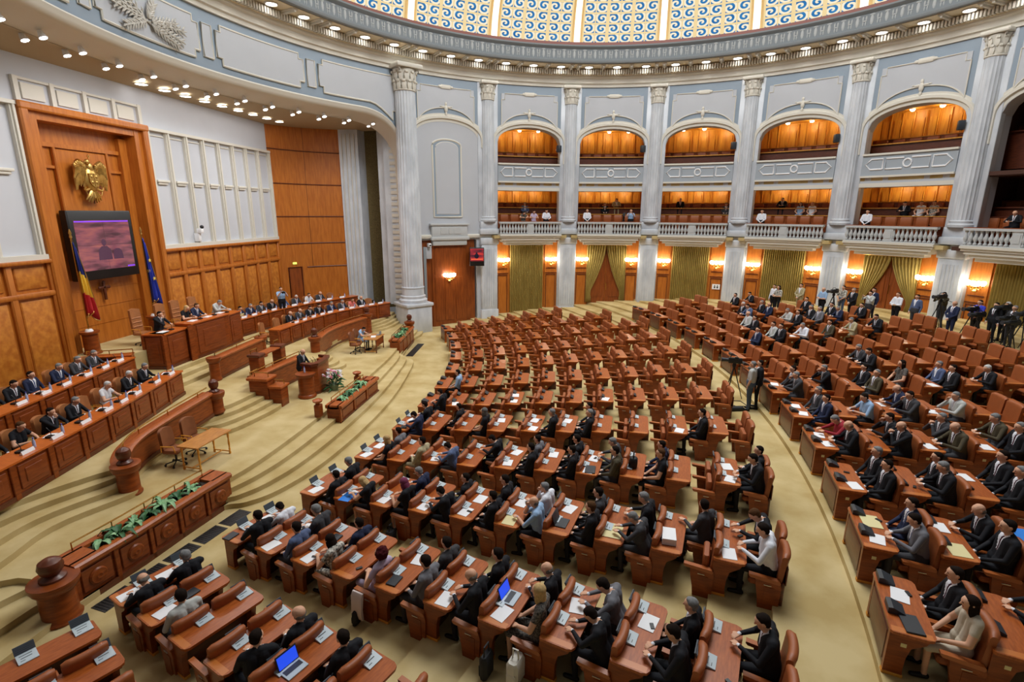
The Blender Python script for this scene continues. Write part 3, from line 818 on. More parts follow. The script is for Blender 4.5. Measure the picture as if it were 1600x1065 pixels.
tb = MB(); tb.bbox(RW-.30,RW+.2,-1.3,1.3,5.95,6.85,.04,0,mtb); tb.bbox(RW-.38,RW+.2,-1.4,1.4,6.85,6.98,.03,0,mtb); tb.bbox(RW-.42,RW+.2,-1.4,1.4,5.9,6.12,.05,0,mtb); tb.bbox(RW-.3,RW+.2,-1.25,1.25,5.55,5.9,.05,0,mtb)
for y0,y1 in ((-.75,-.3),(-.17,.1),(.22,.68)):
    tb.box(RW-.33,RW-.28,y0,y1,6.3,6.7,0,mtb)
struct(tb.build('trim_13', 'stone'))
dp = MB(); dp.box(RW+.05,RW+.4,-1.95,1.95,-.2,5.9,0,mtb); dp.box(RW-.02,RW+.06,-1.25,1.25,0,5.6,0,mtb)
for y0,y1,z0,z1 in ((-1.05,1.05,3.6,5.4),(-1.05,-.45,.4,3.4),(-.35,.35,.4,3.4),(.45,1.05,.4,3.4)): dp.box(RW-.06,RW,y0,y1,z0,z1,0,mtb)
struct(dp.build('door_3', 'shadow_door', smooth=0))
sconce(tuple(mtb @ Vector((RW-.1,.05,3.35))), am, 'glowing brass wall sconce on the tall wooden panel beside the tallest column')
mo = empty('monitor', tuple(mtb @ Vector((RW-.75,-1.75,4.75))), am-R(25), 'small square wall monitor showing a speaker on red, on the column beside the niche bay', 'monitor')
MB().bbox(-.1,.3,-.5,.5,-.62,.62,.03).build('casing', 'black', mo)
def screen_mat(name, seed, red=True, st=1.0):
    m = bpy.data.materials.new(name); m.use_nodes = True; nt = m.node_tree; N = nt.nodes; L = nt.links
    b = N['Principled BSDF']; b.inputs['Base Color'].default_value = (.01,.01,.01,1); b.inputs['Roughness'].default_value = .25
    tc = N.new('ShaderNodeTexCoord'); sp = N.new('ShaderNodeSeparateXYZ'); L.new(tc.outputs['Object'], sp.inputs[0])
    wv = N.new('ShaderNodeTexNoise'); wv.inputs['Scale'].default_value = 2.2; mp = N.new('ShaderNodeMapping'); mp.inputs['Scale'].default_value = (1, .5, 2.4); mp.inputs['Location'].default_value = (seed,0,0)
    L.new(tc.outputs['Object'], mp.inputs[0]); L.new(mp.outputs[0], wv.inputs['Vector'])
    cr = N.new('ShaderNodeValToRGB'); e = cr.color_ramp.elements
    e[0].position = .3; e[0].color = rgb(60,24,40) if red else rgb(96,50,66); e[1].position = .7; e[1].color = rgb(214,60,48) if red else rgb(220,120,116)
    x = e.new(.5); x.color = rgb(150,40,50) if red else rgb(170,90,110)
    L.new(wv.outputs[0], cr.inputs[0]); L.new(cr.outputs[0], b.inputs['Emission Color']); b.inputs['Emission Strength'].default_value = st
    return m
M['screen_small'] = screen_mat('screen_picture_small', 3, True, 1.0); M['screen_big'] = screen_mat('screen_picture', 7, False, .55)
MB().box(-.115,-.1,-.45,.45,-.28,.56).build('screen', 'screen_small', mo, smooth=0)
fg = MB(); fg.ball((-.125,.02,.06),.012,.16,.18,10); fg.ball((-.125,.02,.27),.012,.06,.075,10); fg.build('speaker_on_screen', mat('screen_figure', rgb(30,24,50), .4), mo)
fg = MB(); fg.box(-.13,-.118,-.4,.4,-.2,-.12); fg.build('screen_caption_bar', mat('screen_bar', rgb(200,90,60), .4, emit=rgb(230,90,60), es=.6), mo, smooth=0)
# security camera and standing lamp tube beside the big column
o = empty('security_camera', tuple(mtb @ Vector((RW-.3,1.55,5.6))), am, 'white security camera on a bracket beside the tallest column', 'camera')
MB().bbox(-.25,.1,-.1,.1,-.12,.12,.03).build('housing', 'white', o); MB().lathe([(.05,0),(.05,.08)],10,0,Matrix.Translation((-.25,0,0))@Matrix.Rotation(R(-90),4,'Y')).build('lens','black',o); MB().bbox(.0,.3,-.2,.2,-.9,-.15,.03).build('box','plaster',o)
o = tag(MB().bbox(-.06,.06,-.09,.09,0,3.4,.02).build('column_loudspeaker', 'stone_dark', loc=tuple(mtb @ Vector((RW-.55,1.95,2.1))), rot=(0,0,am)), 'slim tall grey line loudspeaker standing beside the tallest column', 'loudspeaker')
# notice on the wood beside the fourth column
a = bays[3]-R(5.6)
o = empty('notice', pol(RW+.15, a)+(2.75,), a, 'small white paper notice with two dark figures on the wood panel', 'notice')
MB().box(-.01,0,-.26,.26,-.18,.18).build('sheet','white',o,smooth=0); 
f_ = MB()
for e in (-.09,.09): f_.box(-.016,-.01,e-.05,e+.05,-.1,.02); f_.ball((-.014,e,.07),.006,.04,.04,8)
f_.build('printed_mark','charcoal',o)

# ================================================================== STAGE OPENING
XW = -21.5
fa = MB(); A0, A1 = COLA[0]-0, R(232)
n = 60; vs = []
def low_edge(a):       # height of the lower edge of the fascia
    t = (a-COLA[0])*RW      # metres from the tall column
    if t < 2.9: return 13.35-3.0*(1-max(0,(t-.0)/2.9)**.5)**2 if t > .05 else 2.0
    return 13.35
fpts = []
for i in range(n+1):
    a = A0+(A1-A0)*(i/n)**1.35
    fpts.append((a, low_edge(a)))
for i, (a, z) in enumerate(fpts):
    for r, zz in ((RW, z), (RW+.12, z), (RW+.12, 16.4), (RW, 16.4)): vs.append((r*math.cos(a), r*math.sin(a), zz))
fa.add(vs, [(i*4+q, i*4+(q+1)%4, i*4+4+(q+1)%4, i*4+4+q) for i in range(n) for q in range(4)])
struct(fa.build('wall_west', 'blue'))
# cream roll along the edge and the deep soffit behind it
ed = MB(); vs = []; pr = [(-.08,.28),(-.16,.2),(-.1,.08),(-.06,-.02),(.1,-.1),(.5,-.16),(.62,-.2),(1.1,-.28),(1.25,-.36)]
for a, z in fpts:
    # offset inward and down (normal in the unrolled fascia)
    for dr, dz in pr:
        vs.append(((RW+dr)*math.cos(a), (RW+dr)*math.sin(a), z+dz))
m_ = len(pr)
ed.add(vs, [(i*m_+q, i*m_+q+1, (i+1)*m_+q+1, (i+1)*m_+q) for i in range(n) for q in range(m_-1)])
struct(ed.build('trim_14', 'cream', smooth=60))
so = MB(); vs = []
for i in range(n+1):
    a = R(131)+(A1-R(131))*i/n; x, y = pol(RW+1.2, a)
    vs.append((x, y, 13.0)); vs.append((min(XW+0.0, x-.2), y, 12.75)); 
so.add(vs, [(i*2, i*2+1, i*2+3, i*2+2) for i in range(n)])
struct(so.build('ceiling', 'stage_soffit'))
# jamb beside the tall column
jb = MB()
for (x0,x1,y0,y1,m_) in ((-15.35,-14.35,13.9,14.6,0),(-15.9,-15.35,14.3,14.9,0)):
    jb.box(x0,x1,y0,y1,1.6,13.2)
struct(jb.build('wall_west', 'marble', smooth=0))
jf = MB()
for i in range(30): jf.box(-14.95,-14.45,13.84,13.92,2.0+i*.36,2.2+i*.36)
struct(jf.build('trim_15', 'cream', smooth=0))
# frieze panels on the fascia
pw = MB(); pt = MB()
def fas(u, z, r=RW-.05): return (r*math.cos(u), r*math.sin(u), z)
for k in range(0, 5):
    ac = COLA[0]+R(17.573)*(k+.5)
    zb = 14.0; hw = R(6.6)
    a0_, a1_ = ac-hw, ac+hw
    lo = (lambda u: 13.95 + (.0 if u > -.2 else .0)) if k else (lambda u: 13.95-(.85*max(0,(-u-.35)/.65)**1.6))
    cslab(pw, a0_, a1_, lo, 15.55, RW-.06, RW+.02, 20)
    cslab(pw, a0_-R(.8), a0_, 14.25 if k else 13.6, 15.3, RW-.06, RW+.02, 2); cslab(pw, a1_, a1_+R(.8), 14.25, 15.3, RW-.06, RW+.02, 2)
    line = [fas(a0_-R(.8), 14.25 if k else 13.6), fas(a0_-R(.8), 15.3), fas(a0_,15.3), fas(a0_,15.55)]+[fas(a0_+(a1_-a0_)*i/10,15.55) for i in range(1,11)]+[fas(a1_,15.3),fas(a1_+R(.8),15.3),fas(a1_+R(.8),14.25),fas(a1_,14.25)]
    line += [fas(a1_-(a1_-a0_)*i/12, lo(1-2*i/12)) for i in range(13)]+[fas(a0_, 14.25 if k else 13.6), fas(a0_-R(.8), 14.25 if k else 13.6)]
    pt.tube(line, .05, 5)
    if k:
        ax = COLA[0]+R(17.573)*k
        cslab(pw, ax-R(.75), ax+R(.75), 14.1, 15.4, RW-.05, RW+.02, 2)
        pt.tube([fas(ax+R(.75)*s, z) for s, z in ((-1,14.1),(-1,15.4),(1,15.4),(1,14.1),(-1,14.1))], .04, 5)
struct(pw.build('wall_west', 'plaster')); struct(pt.build('trim_16', 'cream'))
# laurel relief in the middle panel
lr = empty('laurel_relief', (0,0,0), 0, 'silvery grey laurel branch relief on the curved frieze above the stage', 'relief')
rnd = random.Random(3); lm = MB(); st = MB()
ac = COLA[0]+R(17.573)*2.5+R(.4)
for br in range(9):
    ang = R(-20+br*27); L_ = rnd.uniform(1.0, 1.9) if 20 < br*27 < 240 else 1.3
    ang = [R(150),R(165),R(180),R(200),R(-10),R(5),R(20),R(-35),R(80)][br]; L_ = [2.3,2.0,1.4,1.2,1.5,1.6,1.3,1.4,.9][br]
    p = [(0,0)]
    for i in range(8):
        ang += rnd.uniform(-.09,.09); p.append((p[-1][0]+L_/8*math.cos(ang), p[-1][1]+L_/8*math.sin(ang)*.7))
    st.tube([fas(ac-x/RW, 14.55+z, RW-.12) for x, z in p], .025, 5)
    for i in range(1, 9):
        for s_ in (-1, 0, 1):
            x, z = p[i]; a = ang+s_*R(40)
            q = [(x+d*math.cos(a), z+d*math.sin(a)) for d in (0,.1,.2,.3)]
            lm.tube([fas(ac-qx/RW, 14.55+qz, RW-.16-.05*rnd.random()) for qx, qz in q], [.01,.045,.035,.005], 5)
lm.build('leaves', mat('relief_silver', rgb(196,192,184), .5), lr); st.build('stem', mat('relief_silver', rgb(196,192,184), .5), lr)

# lamps of the stage soffit
g0 = None; cnt = 0
for i in range(17):
    a = R(141)+R(4.6)*i
    for j in range(2):
        rr = RW+.75+.55*j
        p = pol(rr, a)+(12.96-.08*j,)
        if g0 is None:
            g0 = empty('stage_spotlight', p, a, cat='spotlight')
            MB().lathe([(.07,.12),(.10,0),(.12,-.1),(.13,-.1)], 12).build('can', 'white', g0); MB().lathe([(.01,-.1),(.11,-.1),(.1,-.08),(.01,-.08)], 12).build('lens', 'lamp', g0); o = g0
        else:
            o = copy_tree(g0); o.location = p
        o.rotation_euler = (0, R(20), a)
        lab = f'{"front" if j==0 else "rear"} stage spotlight under the soffit, {orth(i)} pair from the tall column'
        tag(o, lab, 'spotlight', 'spotlights under the stage soffit')
d0 = None
for i in range(9):
    p = (-20.3-.07*i, 10.6-1.15*i, 12.80)
    if d0 is None:
        d0 = empty('stage_downlight', p, 0, cat='ceiling light')
        MB().lathe([(.20,.0),(.24,-.04),(.26,0)], 14).build('rim', 'cream', d0); MB().lathe([(.01,-.03),(.20,-.03),(.20,0),(.01,0)], 14).build('lens', 'lamp', d0); o = d0
    else: o = copy_tree(d0); o.location = p
    tag(o, f'flat round downlight near the stage back wall, {orth(i)} from the curved wood wall', 'ceiling light', 'round downlights over the stage')

# ---- stage back wall
bw_ = MB(); bw_.box(XW-.3, XW, -18, -3.35, 1.0, 13.1); bw_.box(XW-.3, XW, 1.65, 10.95, 1.0, 13.1); bw_.box(XW-.3, XW, -3.35, 1.65, 11.15, 13.1)
struct(bw_.build('wall_west', 'plaster_stage', smooth=0))
# plaster pilaster strips with small caps
ps = MB(); pc = MB()
ys = [2.6+1.18*i for i in range(8)]
def strips(y0, y1, n, zt=11.1, zb=6.2):
    for i in range(n+1):
        y = y0+(y1-y0)*i/n
        ps.box(XW, XW+.14, y-.10, y+.10, zb, zt); ps.box(XW, XW+.2, y-.04, y+.04, zb, zt)
        if i < n:
            yc = y+(y1-y0)/n/2
            pc.bbox(XW, XW+.14, yc-.36, yc+.36, 8.95, 9.05, .02); pc.bbox(XW, XW+.09, yc-.28, yc+.28, 8.85, 8.95, .02)
            pc.box(XW, XW+.05, yc-.42, yc+.42, 10.9, 10.95)
strips(1.9, 10.9, 8); strips(-17.6, -3.6, 10)
for y0, y1 in ((1.7,10.95),(-18,-3.4)):
    ps.box(XW, XW+.22, y0, y1, 11.1, 11.22); ps.box(XW, XW+.24, y0, y1, 6.02, 6.2)
struct(ps.build('trim_17', 'cream', smooth=0)); struct(pc.build('trim_18', 'cream'))
fr = MB()
for i in range(4):
    y = -3.35+1.25*i; fr.box(XW, XW+.06, y+.24, y+1.02, 11.38, 11.88)
    fr.box(XW, XW+.12, y-.04, y+.12, 11.2, 12.05); fr.box(XW, XW+.10, y+.12, y+1.21, 11.96, 12.04)
fr.box(XW, XW+.12, 1.6, 1.76, 11.2, 12.05)
struct(fr.build('trim_19', 'cream', smooth=0))
# wainscot with burl panels
ws_ = MB(); wp = MB()
def wains(y0, y1, n, zb):
    ws_.box(XW, XW+.08, y0, y1, zb, 6.02)
    ws_.bbox(XW, XW+.3, y0, y1, 5.9, 6.03, .03); ws_.bbox(XW, XW+.22, y0, y1, 4.75, 4.93, .04)
    for i in range(n+1):
        y = y0+(y1-y0)*i/n; ws_.bbox(XW, XW+.2, y-.12, y+.12, zb, 5.95, .04)
        if i < n:
            a, b = y+.2, y+(y1-y0)/n-.2
            wp.bbox(XW+.05, XW+.13, a, b, 5.05, 5.8, .03); wp.bbox(XW+.05, XW+.13, a, b, zb+.3, 4.65, .03)
wains(1.75, 10.9, 8, 1.8); wains(-17.8, -3.45, 10, 1.4)
struct(ws_.build('trim_20', 'wood_wall')); struct(wp.build('trim_21', 'wood_burl'))
# alcove with nested frame
al = MB(); XA = XW-.55
al.box(XA-.1, XA, -3.0, 1.4, 1.0, 11.2)
al.box(XA, XW+.12, -3.35, -2.85, 1.0, 11.15); al.box(XA, XW+.12, 1.2, 1.65, 1.0, 11.15); al.box(XA, XW+.10, -2.84, 1.19, 10.75, 11.14)
al.bbox(XW, XW+.3, -3.5, -3.2, 1.0, 11.2, .05); al.bbox(XW, XW+.3, 1.55, 1.8, 1.0, 11.2, .05); al.bbox(XW, XW+.33, -3.53, 1.83, 11.0, 11.25, .05)
al.box(XA, XA+.2, -2.85, -2.45, 1.0, 10.6); al.box(XA, XA+.2, .85, 1.2, 1.0, 10.6)
al.box(XA, XA+.12, -2.5, .9, 9.95, 10.1); al.box(XA, XA+.1, -2.5, -1.95, 9.2, 9.3); al.box(XA, XA+.1, .3, .9, 9.2, 9.3)
al.bbox(XA, XA+.16, -2.0, -1.9, 7.6, 9.95, .03); al.bbox(XA, XA+.16, .2, .3, 7.6, 9.95, .03); al.bbox(XA, XA+.1, -1.9, .2, 7.62, 9.9, .03)
for z in (3.2, 3.9, 4.6): al.box(XA, XA+.02, -2.4, .85, z, z+.015)
struct(al.build('wall_west', 'wood_wall', smooth=0))
# eagle emblem
eg = empty('eagle_emblem', (XW-.3, -.88, 8.9), 0, 'gilded eagle emblem with spread wings and a shield on the wooden alcove wall', 'emblem')
bd = MB(); bd.ball((.1,0,-.02),.16,.3,.5,14); bd.ball((.14,0,.42),.1,.13,.2,12); bd.ball((.16,-.1,.62),.09,.1,.11,12); bd.tube([(.18,-.15,.64),(.2,-.24,.62),(.2,-.27,.55)],[.04,.03,.008],6); bd.build('body','gold',eg)
for s_ in (-1, 1):
    wg = MB()
    for i in range(9):
        t = i/8; y0 = s_*(.22+.42*t); z0 = .5+.18*math.sin(t*PI)-.05*t
        wg.tube([(.1,s_*.2,.35+.1*t),(.14,y0,z0),(.12,y0*1.04,z0-.45),(.08,y0*1.02,z0-.9-.05*math.sin(i*2))],[.05,.075,.06,.02],6)
    for i in range(6):
        t = i/5; wg.ball((.16,s_*(.25+.38*t),.45+.12*math.sin(t*PI)),.05,.07,.12,8)
    wg.build('wing','gold',eg)
tl = MB()
for i in range(7):
    a = R(-90+(i-3)*13); tl.tube([(.1,0,-.35),(.13,.35*math.cos(a),-.4+.3*math.sin(a)),(.08,.52*math.cos(a),-.4+.52*math.sin(a))],[.05,.06,.02],6)
for s_ in (-1, 1): tl.tube([(.12,s_*.1,-.35),(.16,s_*.34,-.45),(.16,s_*.42,-.38)],[.05,.045,.03],6); tl.tube([(.16,s_*.3,-.62),(.18,s_*.42,-.3),(.18,s_*.36,-.1)],[.02,.02,.02],5)
tl.build('tail','gold',eg)
sh = MB(); sh.yprism([(-.2,.2),(.2,.2),(.2,-.1),(.12,-.25),(0,-.32),(-.12,-.25),(-.2,-.1)],.2,.27)
sh.box(.27,.285,-.01,.01,-.28,.2); sh.box(.27,.285,-.2,.2,-.05,-.03)
for y,z in ((-.1,.08),(.1,.08),(-.09,-.13),(.09,-.13)): sh.ball((.275,y,z),.02,.05,.06,8)
sh.build('shield','gold',eg)
cr_ = MB(); cr_.box(.14,.18,-.02,.02,.74,.9); cr_.box(.14,.18,-.06,.06,.82,.85); cr_.build('small_cross','gold',eg,smooth=0)
# video wall
vw = empty('video_screen', (XW-.25, -.82, 6.38), 0, 'large black-framed video screen with a dim reddish picture, under the eagle emblem', 'screen')
MB().bbox(-.2,.14,-1.42,1.42,-1.34,1.32,.04).build('casing','black',vw)
MB().box(.14,.15,-1.22,1.22,-.98,.95).build('screen','screen_big',vw,smooth=0)
f2 = MB(); f2.yprism([(-.42,-.6),(-.38,-.2),(-.22,-.06),(.02,-.06),(.16,-.2),(.2,-.6)],.150,.156); f2.ball((.153,-.1,.08),.006,.1,.14,12); f2.yprism([(.25,-.6),(.28,-.28),(.4,-.18),(.56,-.18),(.68,-.28),(.72,-.6)],.150,.156); f2.build('figure_on_screen', mat('screen_figure2', rgb(50,34,52), .4, emit=rgb(96,54,78), es=.5), vw)
mv = mat('screen_violet', rgb(120,60,200), .4, emit=rgb(120,60,220), es=.8)
for y0, y1, z0, z1 in ((-1.2,1.2,.88,.93),(.85,1.2,-.96,-.9)): MB().box(.151,.155,y0,y1,z0,z1).build('picture_light_strip', mv, vw, smooth=0)
f2 = MB(); f2.box(.151,.153,-.003,.003,-.98,.95); f2.box(.151,.153,-1.22,1.22,-.01,.0); f2.build('screen_joint','black',vw,smooth=0)
cx_ = empty('cross', (XW-.42, -.94, 4.5), 0, 'small dark wooden cross on the wall under the video screen', 'cross')
m1 = MB(); m1.bbox(-.05,.03,-.05,.05,-.36,.36,.015); m1.bbox(-.05,.03,-.22,.22,.1,.2,.015)
for y,z in ((-.22,.15),(.22,.15),(0,.36)): m1.ball((0,y,z),.04,.07,.07,8)
m1.build('carved_wood','wood_dark',cx_)
# flags with staffs on wooden pedestals
def flag(x, y, z, cols, label, stars, bend):
    o = empty('flag', (x,y,z), 0, label, 'flag')
    MB().tube([(0,0,0),(0,0,3.35)], .028, 8).build('staff','brass',o)
    MB().lathe([(.01,3.35),(.05,3.4),(.03,3.5),(.05,3.55),(.01,3.7)], 8).build('finial','gold',o)
    n, h = 16, 20; vs = []; 
    for i in range(h+1):
        t = i/h
        wdt = .10+.34*t**.9
        for j in range(n+1):
            s_ = j/n
            vs.append((.05+.09*math.sin(s_*13+t*2)*(.3+t), (s_*wdt-.02)*bend, 3.25-2.65*t-.35*s_*(1-.4*t) - (.15*math.sin(s_*9) if i == h else 0)))
    mb = MB(); fs = []; 
    for i in range(h):
        for j in range(n):
            mb.f.append([i*(n+1)+j, i*(n+1)+j+1, (i+1)*(n+1)+j+1, (i+1)*(n+1)+j]); 
            if stars: mb.m.append(0)
            else: mb.m.append(0 if i < h*.38 else (1 if i < h*.66 else 2))
    mb.v = vs
    f = mb.build('cloth', cols, o, smooth=70); q = f.modifiers.new('thick','SOLIDIFY'); q.thickness = .012
    fr = MB(); fr.tube([vs[h*(n+1)+j] for j in range(n+1)], .025, 5); fr.tube([vs[i*(n+1)+n] for i in range(h+1)], .018, 5); fr.build('gold_fringe','gold',o)
    if stars:
        sm_ = MB()
        for (tt, ss) in ((.34,.5),(.62,.55),(.5,.2),(.75,.8)):
            i = int(tt*h); j = int(ss*n); c = vs[i*(n+1)+j]
            pts = [(c[1]+(.085 if k_%2==0 else .035)*math.cos(PI/2+k_*PI/5), c[2]+(.085 if k_%2==0 else .035)*math.sin(PI/2+k_*PI/5)) for k_ in range(10)]
            sm_.yprism(pts, c[0]+.03, c[0]+.05)
        sm_.build('star', mat('star_gold', rgb(235,205,90), .5), o, smooth=0)
    p = empty('flag_pedestal', (x,y,2.38), 0, ('round wooden pedestal under the red yellow blue flag' if not stars else 'round wooden pedestal under the blue starred flag'), 'pedestal')
    MB().lathe([(.3,0),(.3,.08),(.25,.12),(.25,z-2.38-.2),(.32,z-2.38-.15),(.32,z-2.38-.08)], 16).build('body','wood',p); MB().lathe([(.14,z-2.38-.08),(.1,z-2.38)], 12).build('white_socket','white',p)
M['flag_b'] = mat('flag_blue', rgb(28,40,120), .8); M['flag_y'] = mat('flag_yellow', rgb(232,190,60), .8); M['flag_r'] = mat('flag_red', rgb(190,35,40), .8); M['flag_eu'] = mat('flag_euro_blue', rgb(36,52,160), .8)
flag(XW+.55, -2.85, 3.35, ['flag_b','flag_y','flag_r'], 'blue yellow and red flag hanging from a staff left of the video screen', False, 1)
flag(XW+.55, .25, 3.35, ['flag_eu'], 'blue flag with gold stars hanging from a staff right of the video screen', True, 1)
# ---- curved wood wall and white pier at the far side of the stage
cw = MB(); cl = MB(); P0, P1 = Vector((XW, 10.95)), Vector((-18.35, 14.35))
def cwp(t, off=0):
    p = P0.lerp(P1, t); d = (P1-P0).normalized(); nn = Vector((d.y, -d.x)); return p+nn*(-.45*math.sin(PI*t)+off)
vs = []
for i in range(13):
    p = cwp(i/12); vs += [(p.x,p.y,1.6),(p.x,p.y,13.1)]
cw.add(vs, [(i*2,i*2+2,i*2+3,i*2+1) for i in range(12)]); struct(cw.build('wall_west','wood_wall',smooth=60))
for z in (4.15, 5.7, 7.4, 9.4, 11.4):
    pts = [cwp(i/12,.02) for i in range(13)]; cl.tube([(p.x,p.y,z) for p in pts[(5 if z < 5 else 0):]], .035, 6)
for t in (.5,):
    p = cwp(t,.01); cl.tube([(p.x,p.y,4.2),(p.x,p.y,13)], .012, 4)
struct(cl.build('trim_22','wood_dark'))
p, q = cwp(.14,.03), cwp(.33,.03)
d4 = MB(); d4.add([(p.x,p.y,1.8),(q.x,q.y,1.8),(q.x,q.y,4.15),(p.x,p.y,4.15)],[(0,1,2,3)]); struct(d4.build('door_4','shadow_door',smooth=0))
d5 = MB(); d5.tube([(p.x,p.y,1.8),(p.x,p.y,4.2),(q.x,q.y,4.2),(q.x,q.y,1.8)], .06, 5); struct(d5.build('trim_23','wood_dark'))
m_ = (p+q)/2; es = empty('exit_sign', (m_.x,m_.y,4.45), R(-47), 'tiny lit green exit lamp above the door in the curved wood wall', 'sign')
MB().bbox(-.03,.03,-.12,.12,-.06,.06,.01).build('lamp_body', mat('exit_glow', rgb(190,220,90), .5, emit=rgb(200,230,100), es=1.5), es)
pr_ = MB(); pr_.prism([(-18.45,14.2),(-17.3,14.55),(-17.15,15.6),(-18.6,15.4)], 1.6, 13.1); struct(pr_.build('wall_west','marble',smooth=0))
pq = MB(); dd_ = Vector((1.15,.35)).normalized(); 
for i in range(4):
    b = Vector((-18.42,14.15))+dd_*(.18+i*.26); pq.tube([(b.x,b.y,2.2),(b.x,b.y,12.6)], .03, 5)
struct(pq.build('trim_24','cream'))
tp = MB(); tp.add([(-17.35,15.3,1.0),(-15.4,16.4,1.0),(-15.4,16.4,13.1),(-17.35,15.3,13.1)],[(0,1,2,3)]); struct(tp.build('wall_west','tapestry',smooth=0))
iv = empty('wall_speaker', (-16.25,15.55,8.1), R(-60), 'slim white loudspeaker on the dark patterned niche wall beside the stage', 'loudspeaker'); MB().bbox(-.1,.1,-.14,.14,-.45,.45,.05).build('housing','white',iv)
# plain wall closing the left side and behind the seats at the near side
nb = MB(); nb.box(-23.5,-22.9,-18,18,0,13.1); struct(nb.build('wall_west','plaster_stage',smooth=0))

o = empty('security_camera', (XW+.3, 4.05, 6.75), 0, 'white security camera on the white wall panels above the burl wainscot', 'camera')
MB().bbox(-.3,.0,-.08,.08,-.5,-.1,.03).build('bracket','white',o); MB().bbox(-.12,.16,-.1,.1,-.1,.12,.03).build('housing','white',o); MB().ball((.12,.02,.2),.09,n=10).build('dome','black',o)
# ================================================================== DESKS AND TWIN SEATS
# local frame of a desk: +x away from the stage, y across, origin on the floor under the consoles
def desk_meshes():
    d = {}
    W = .70
    top = [(-.15,-W+.03),(-.12,-W),(.30,-W),(.37,-W+.03),(.40,-W+.09),(.40,W-.09),(.37,W-.03),(.30,W),(-.12,W),(-.15,W-.03)]
    t = MB(); t.prism(top, .735, .775)
    t.prism([(x*.97+.003, y*.985) for x, y in top], .72, .735)
    d['desktop'] = t.mesh('desktop', 'wood_top')
    e = MB()
    e.box(-.13,.36,-W+.02,-W+.13,.775,.777); d['end_strip'] = e.mesh('end_strip', mat('wood_strip', rgb(194,112,48), .36, coat=.1), 0)
    # curved pillar-like side panel
    poly = [(-.14,0),(.10,0),(.09,.15),(.10,.35),(.14,.52),(.30,.64),(.34,.72),(-.14,.72)]
    s = MB(); s.xprism(poly, -.045, .045); d['side_panel'] = s.mesh('side_panel', 'wood', 30)
    f = MB(); f.bbox(-.13,-.09,-.58,.58,.06,.72,.01); f.bbox(-.145,-.12,-.52,.52,.14,.64,.01); d['front_panel'] = f.mesh('front_panel', 'wood_dark')
    k = MB(); k.bbox(.08,.46,.60,.635,.0,.34,.008); d['side_rail'] = k.mesh('side_rail','wood_dark')
    u = MB(); u.bbox(-.09,.24,-.56,.56,.60,.62,.005); d['shelf'] = u.mesh('shelf', 'wood_dark')
    pl = MB(); pl.bbox(-.15,.11,-.05,.05,-.02,.05,.01); d['foot'] = pl.mesh('foot_plinth', 'wood_gold')
    # console: low wedge keypad with a raised louvred lid
    c = MB(); c.xprism([(-.10,0),(.11,0),(.11,.015),(-.10,.05)], -.125, .125); d['keypad'] = c.mesh('keypad', 'keypad', 20)
    c = MB(); c.xprism([(-.10,.045),(-.12,.05),(-.175,.165),(-.155,.172)], -.13, .13)
    for i in range(4): c.box(-.118-.011*i,-.108-.011*i,-.11,.11,.07+i*.024,.08+i*.024)
    d['lid'] = c.mesh('lid', 'lid', 20)
    c = MB(); c.box(-.06,-.045,-.09,.07,.0365,.043); c.box(-.01,.01,-.08,.06,.027,.034); c.box(.04,.06,-.09,-.03,.0195,.025); d['slot'] = c.mesh('slot', 'black', 0)
    c = MB(); c.xprism([(-.12,0),(.10,0),(.10,.03),(-.06,.10),(-.12,.09)], -.125, .125); d['closed'] = c.mesh('closed_console', 'charcoal', 20)
    c = MB(); c.box(.01,.08,-.050,-.045,.52,.58); d['plate'] = c.mesh('label_plate','cream_paper',0)
    return d
DM = desk_meshes()
def make_desk(first, lids):
    o = empty('double_desk', (0,0,0))
    link('desktop', DM['desktop'], o); link('end_strip', DM['end_strip'], o)
    for s_ in (-1, 1):
        p = link('side_panel', DM['side_panel'], o, (0, s_*.60, 0)); link('foot_plinth', DM['foot'], p)
        if s_ < 0 and not lids: link('label_plate', DM['plate'], p)
    link('front_panel', DM['front_panel'], o)
    link('shelf', DM['shelf'], o); link('side_rail', DM['side_rail'], o)
    for s_ in (-1, 1):
        if lids:
            c = link('console', DM['keypad'], o, (.0, s_*.355+.17, .778)); link('lid', DM['lid'], c); link('slot', DM['slot'], c)
        else:
            link('console', DM['closed'], o, (.0, s_*.355+.17, .778))
    return o
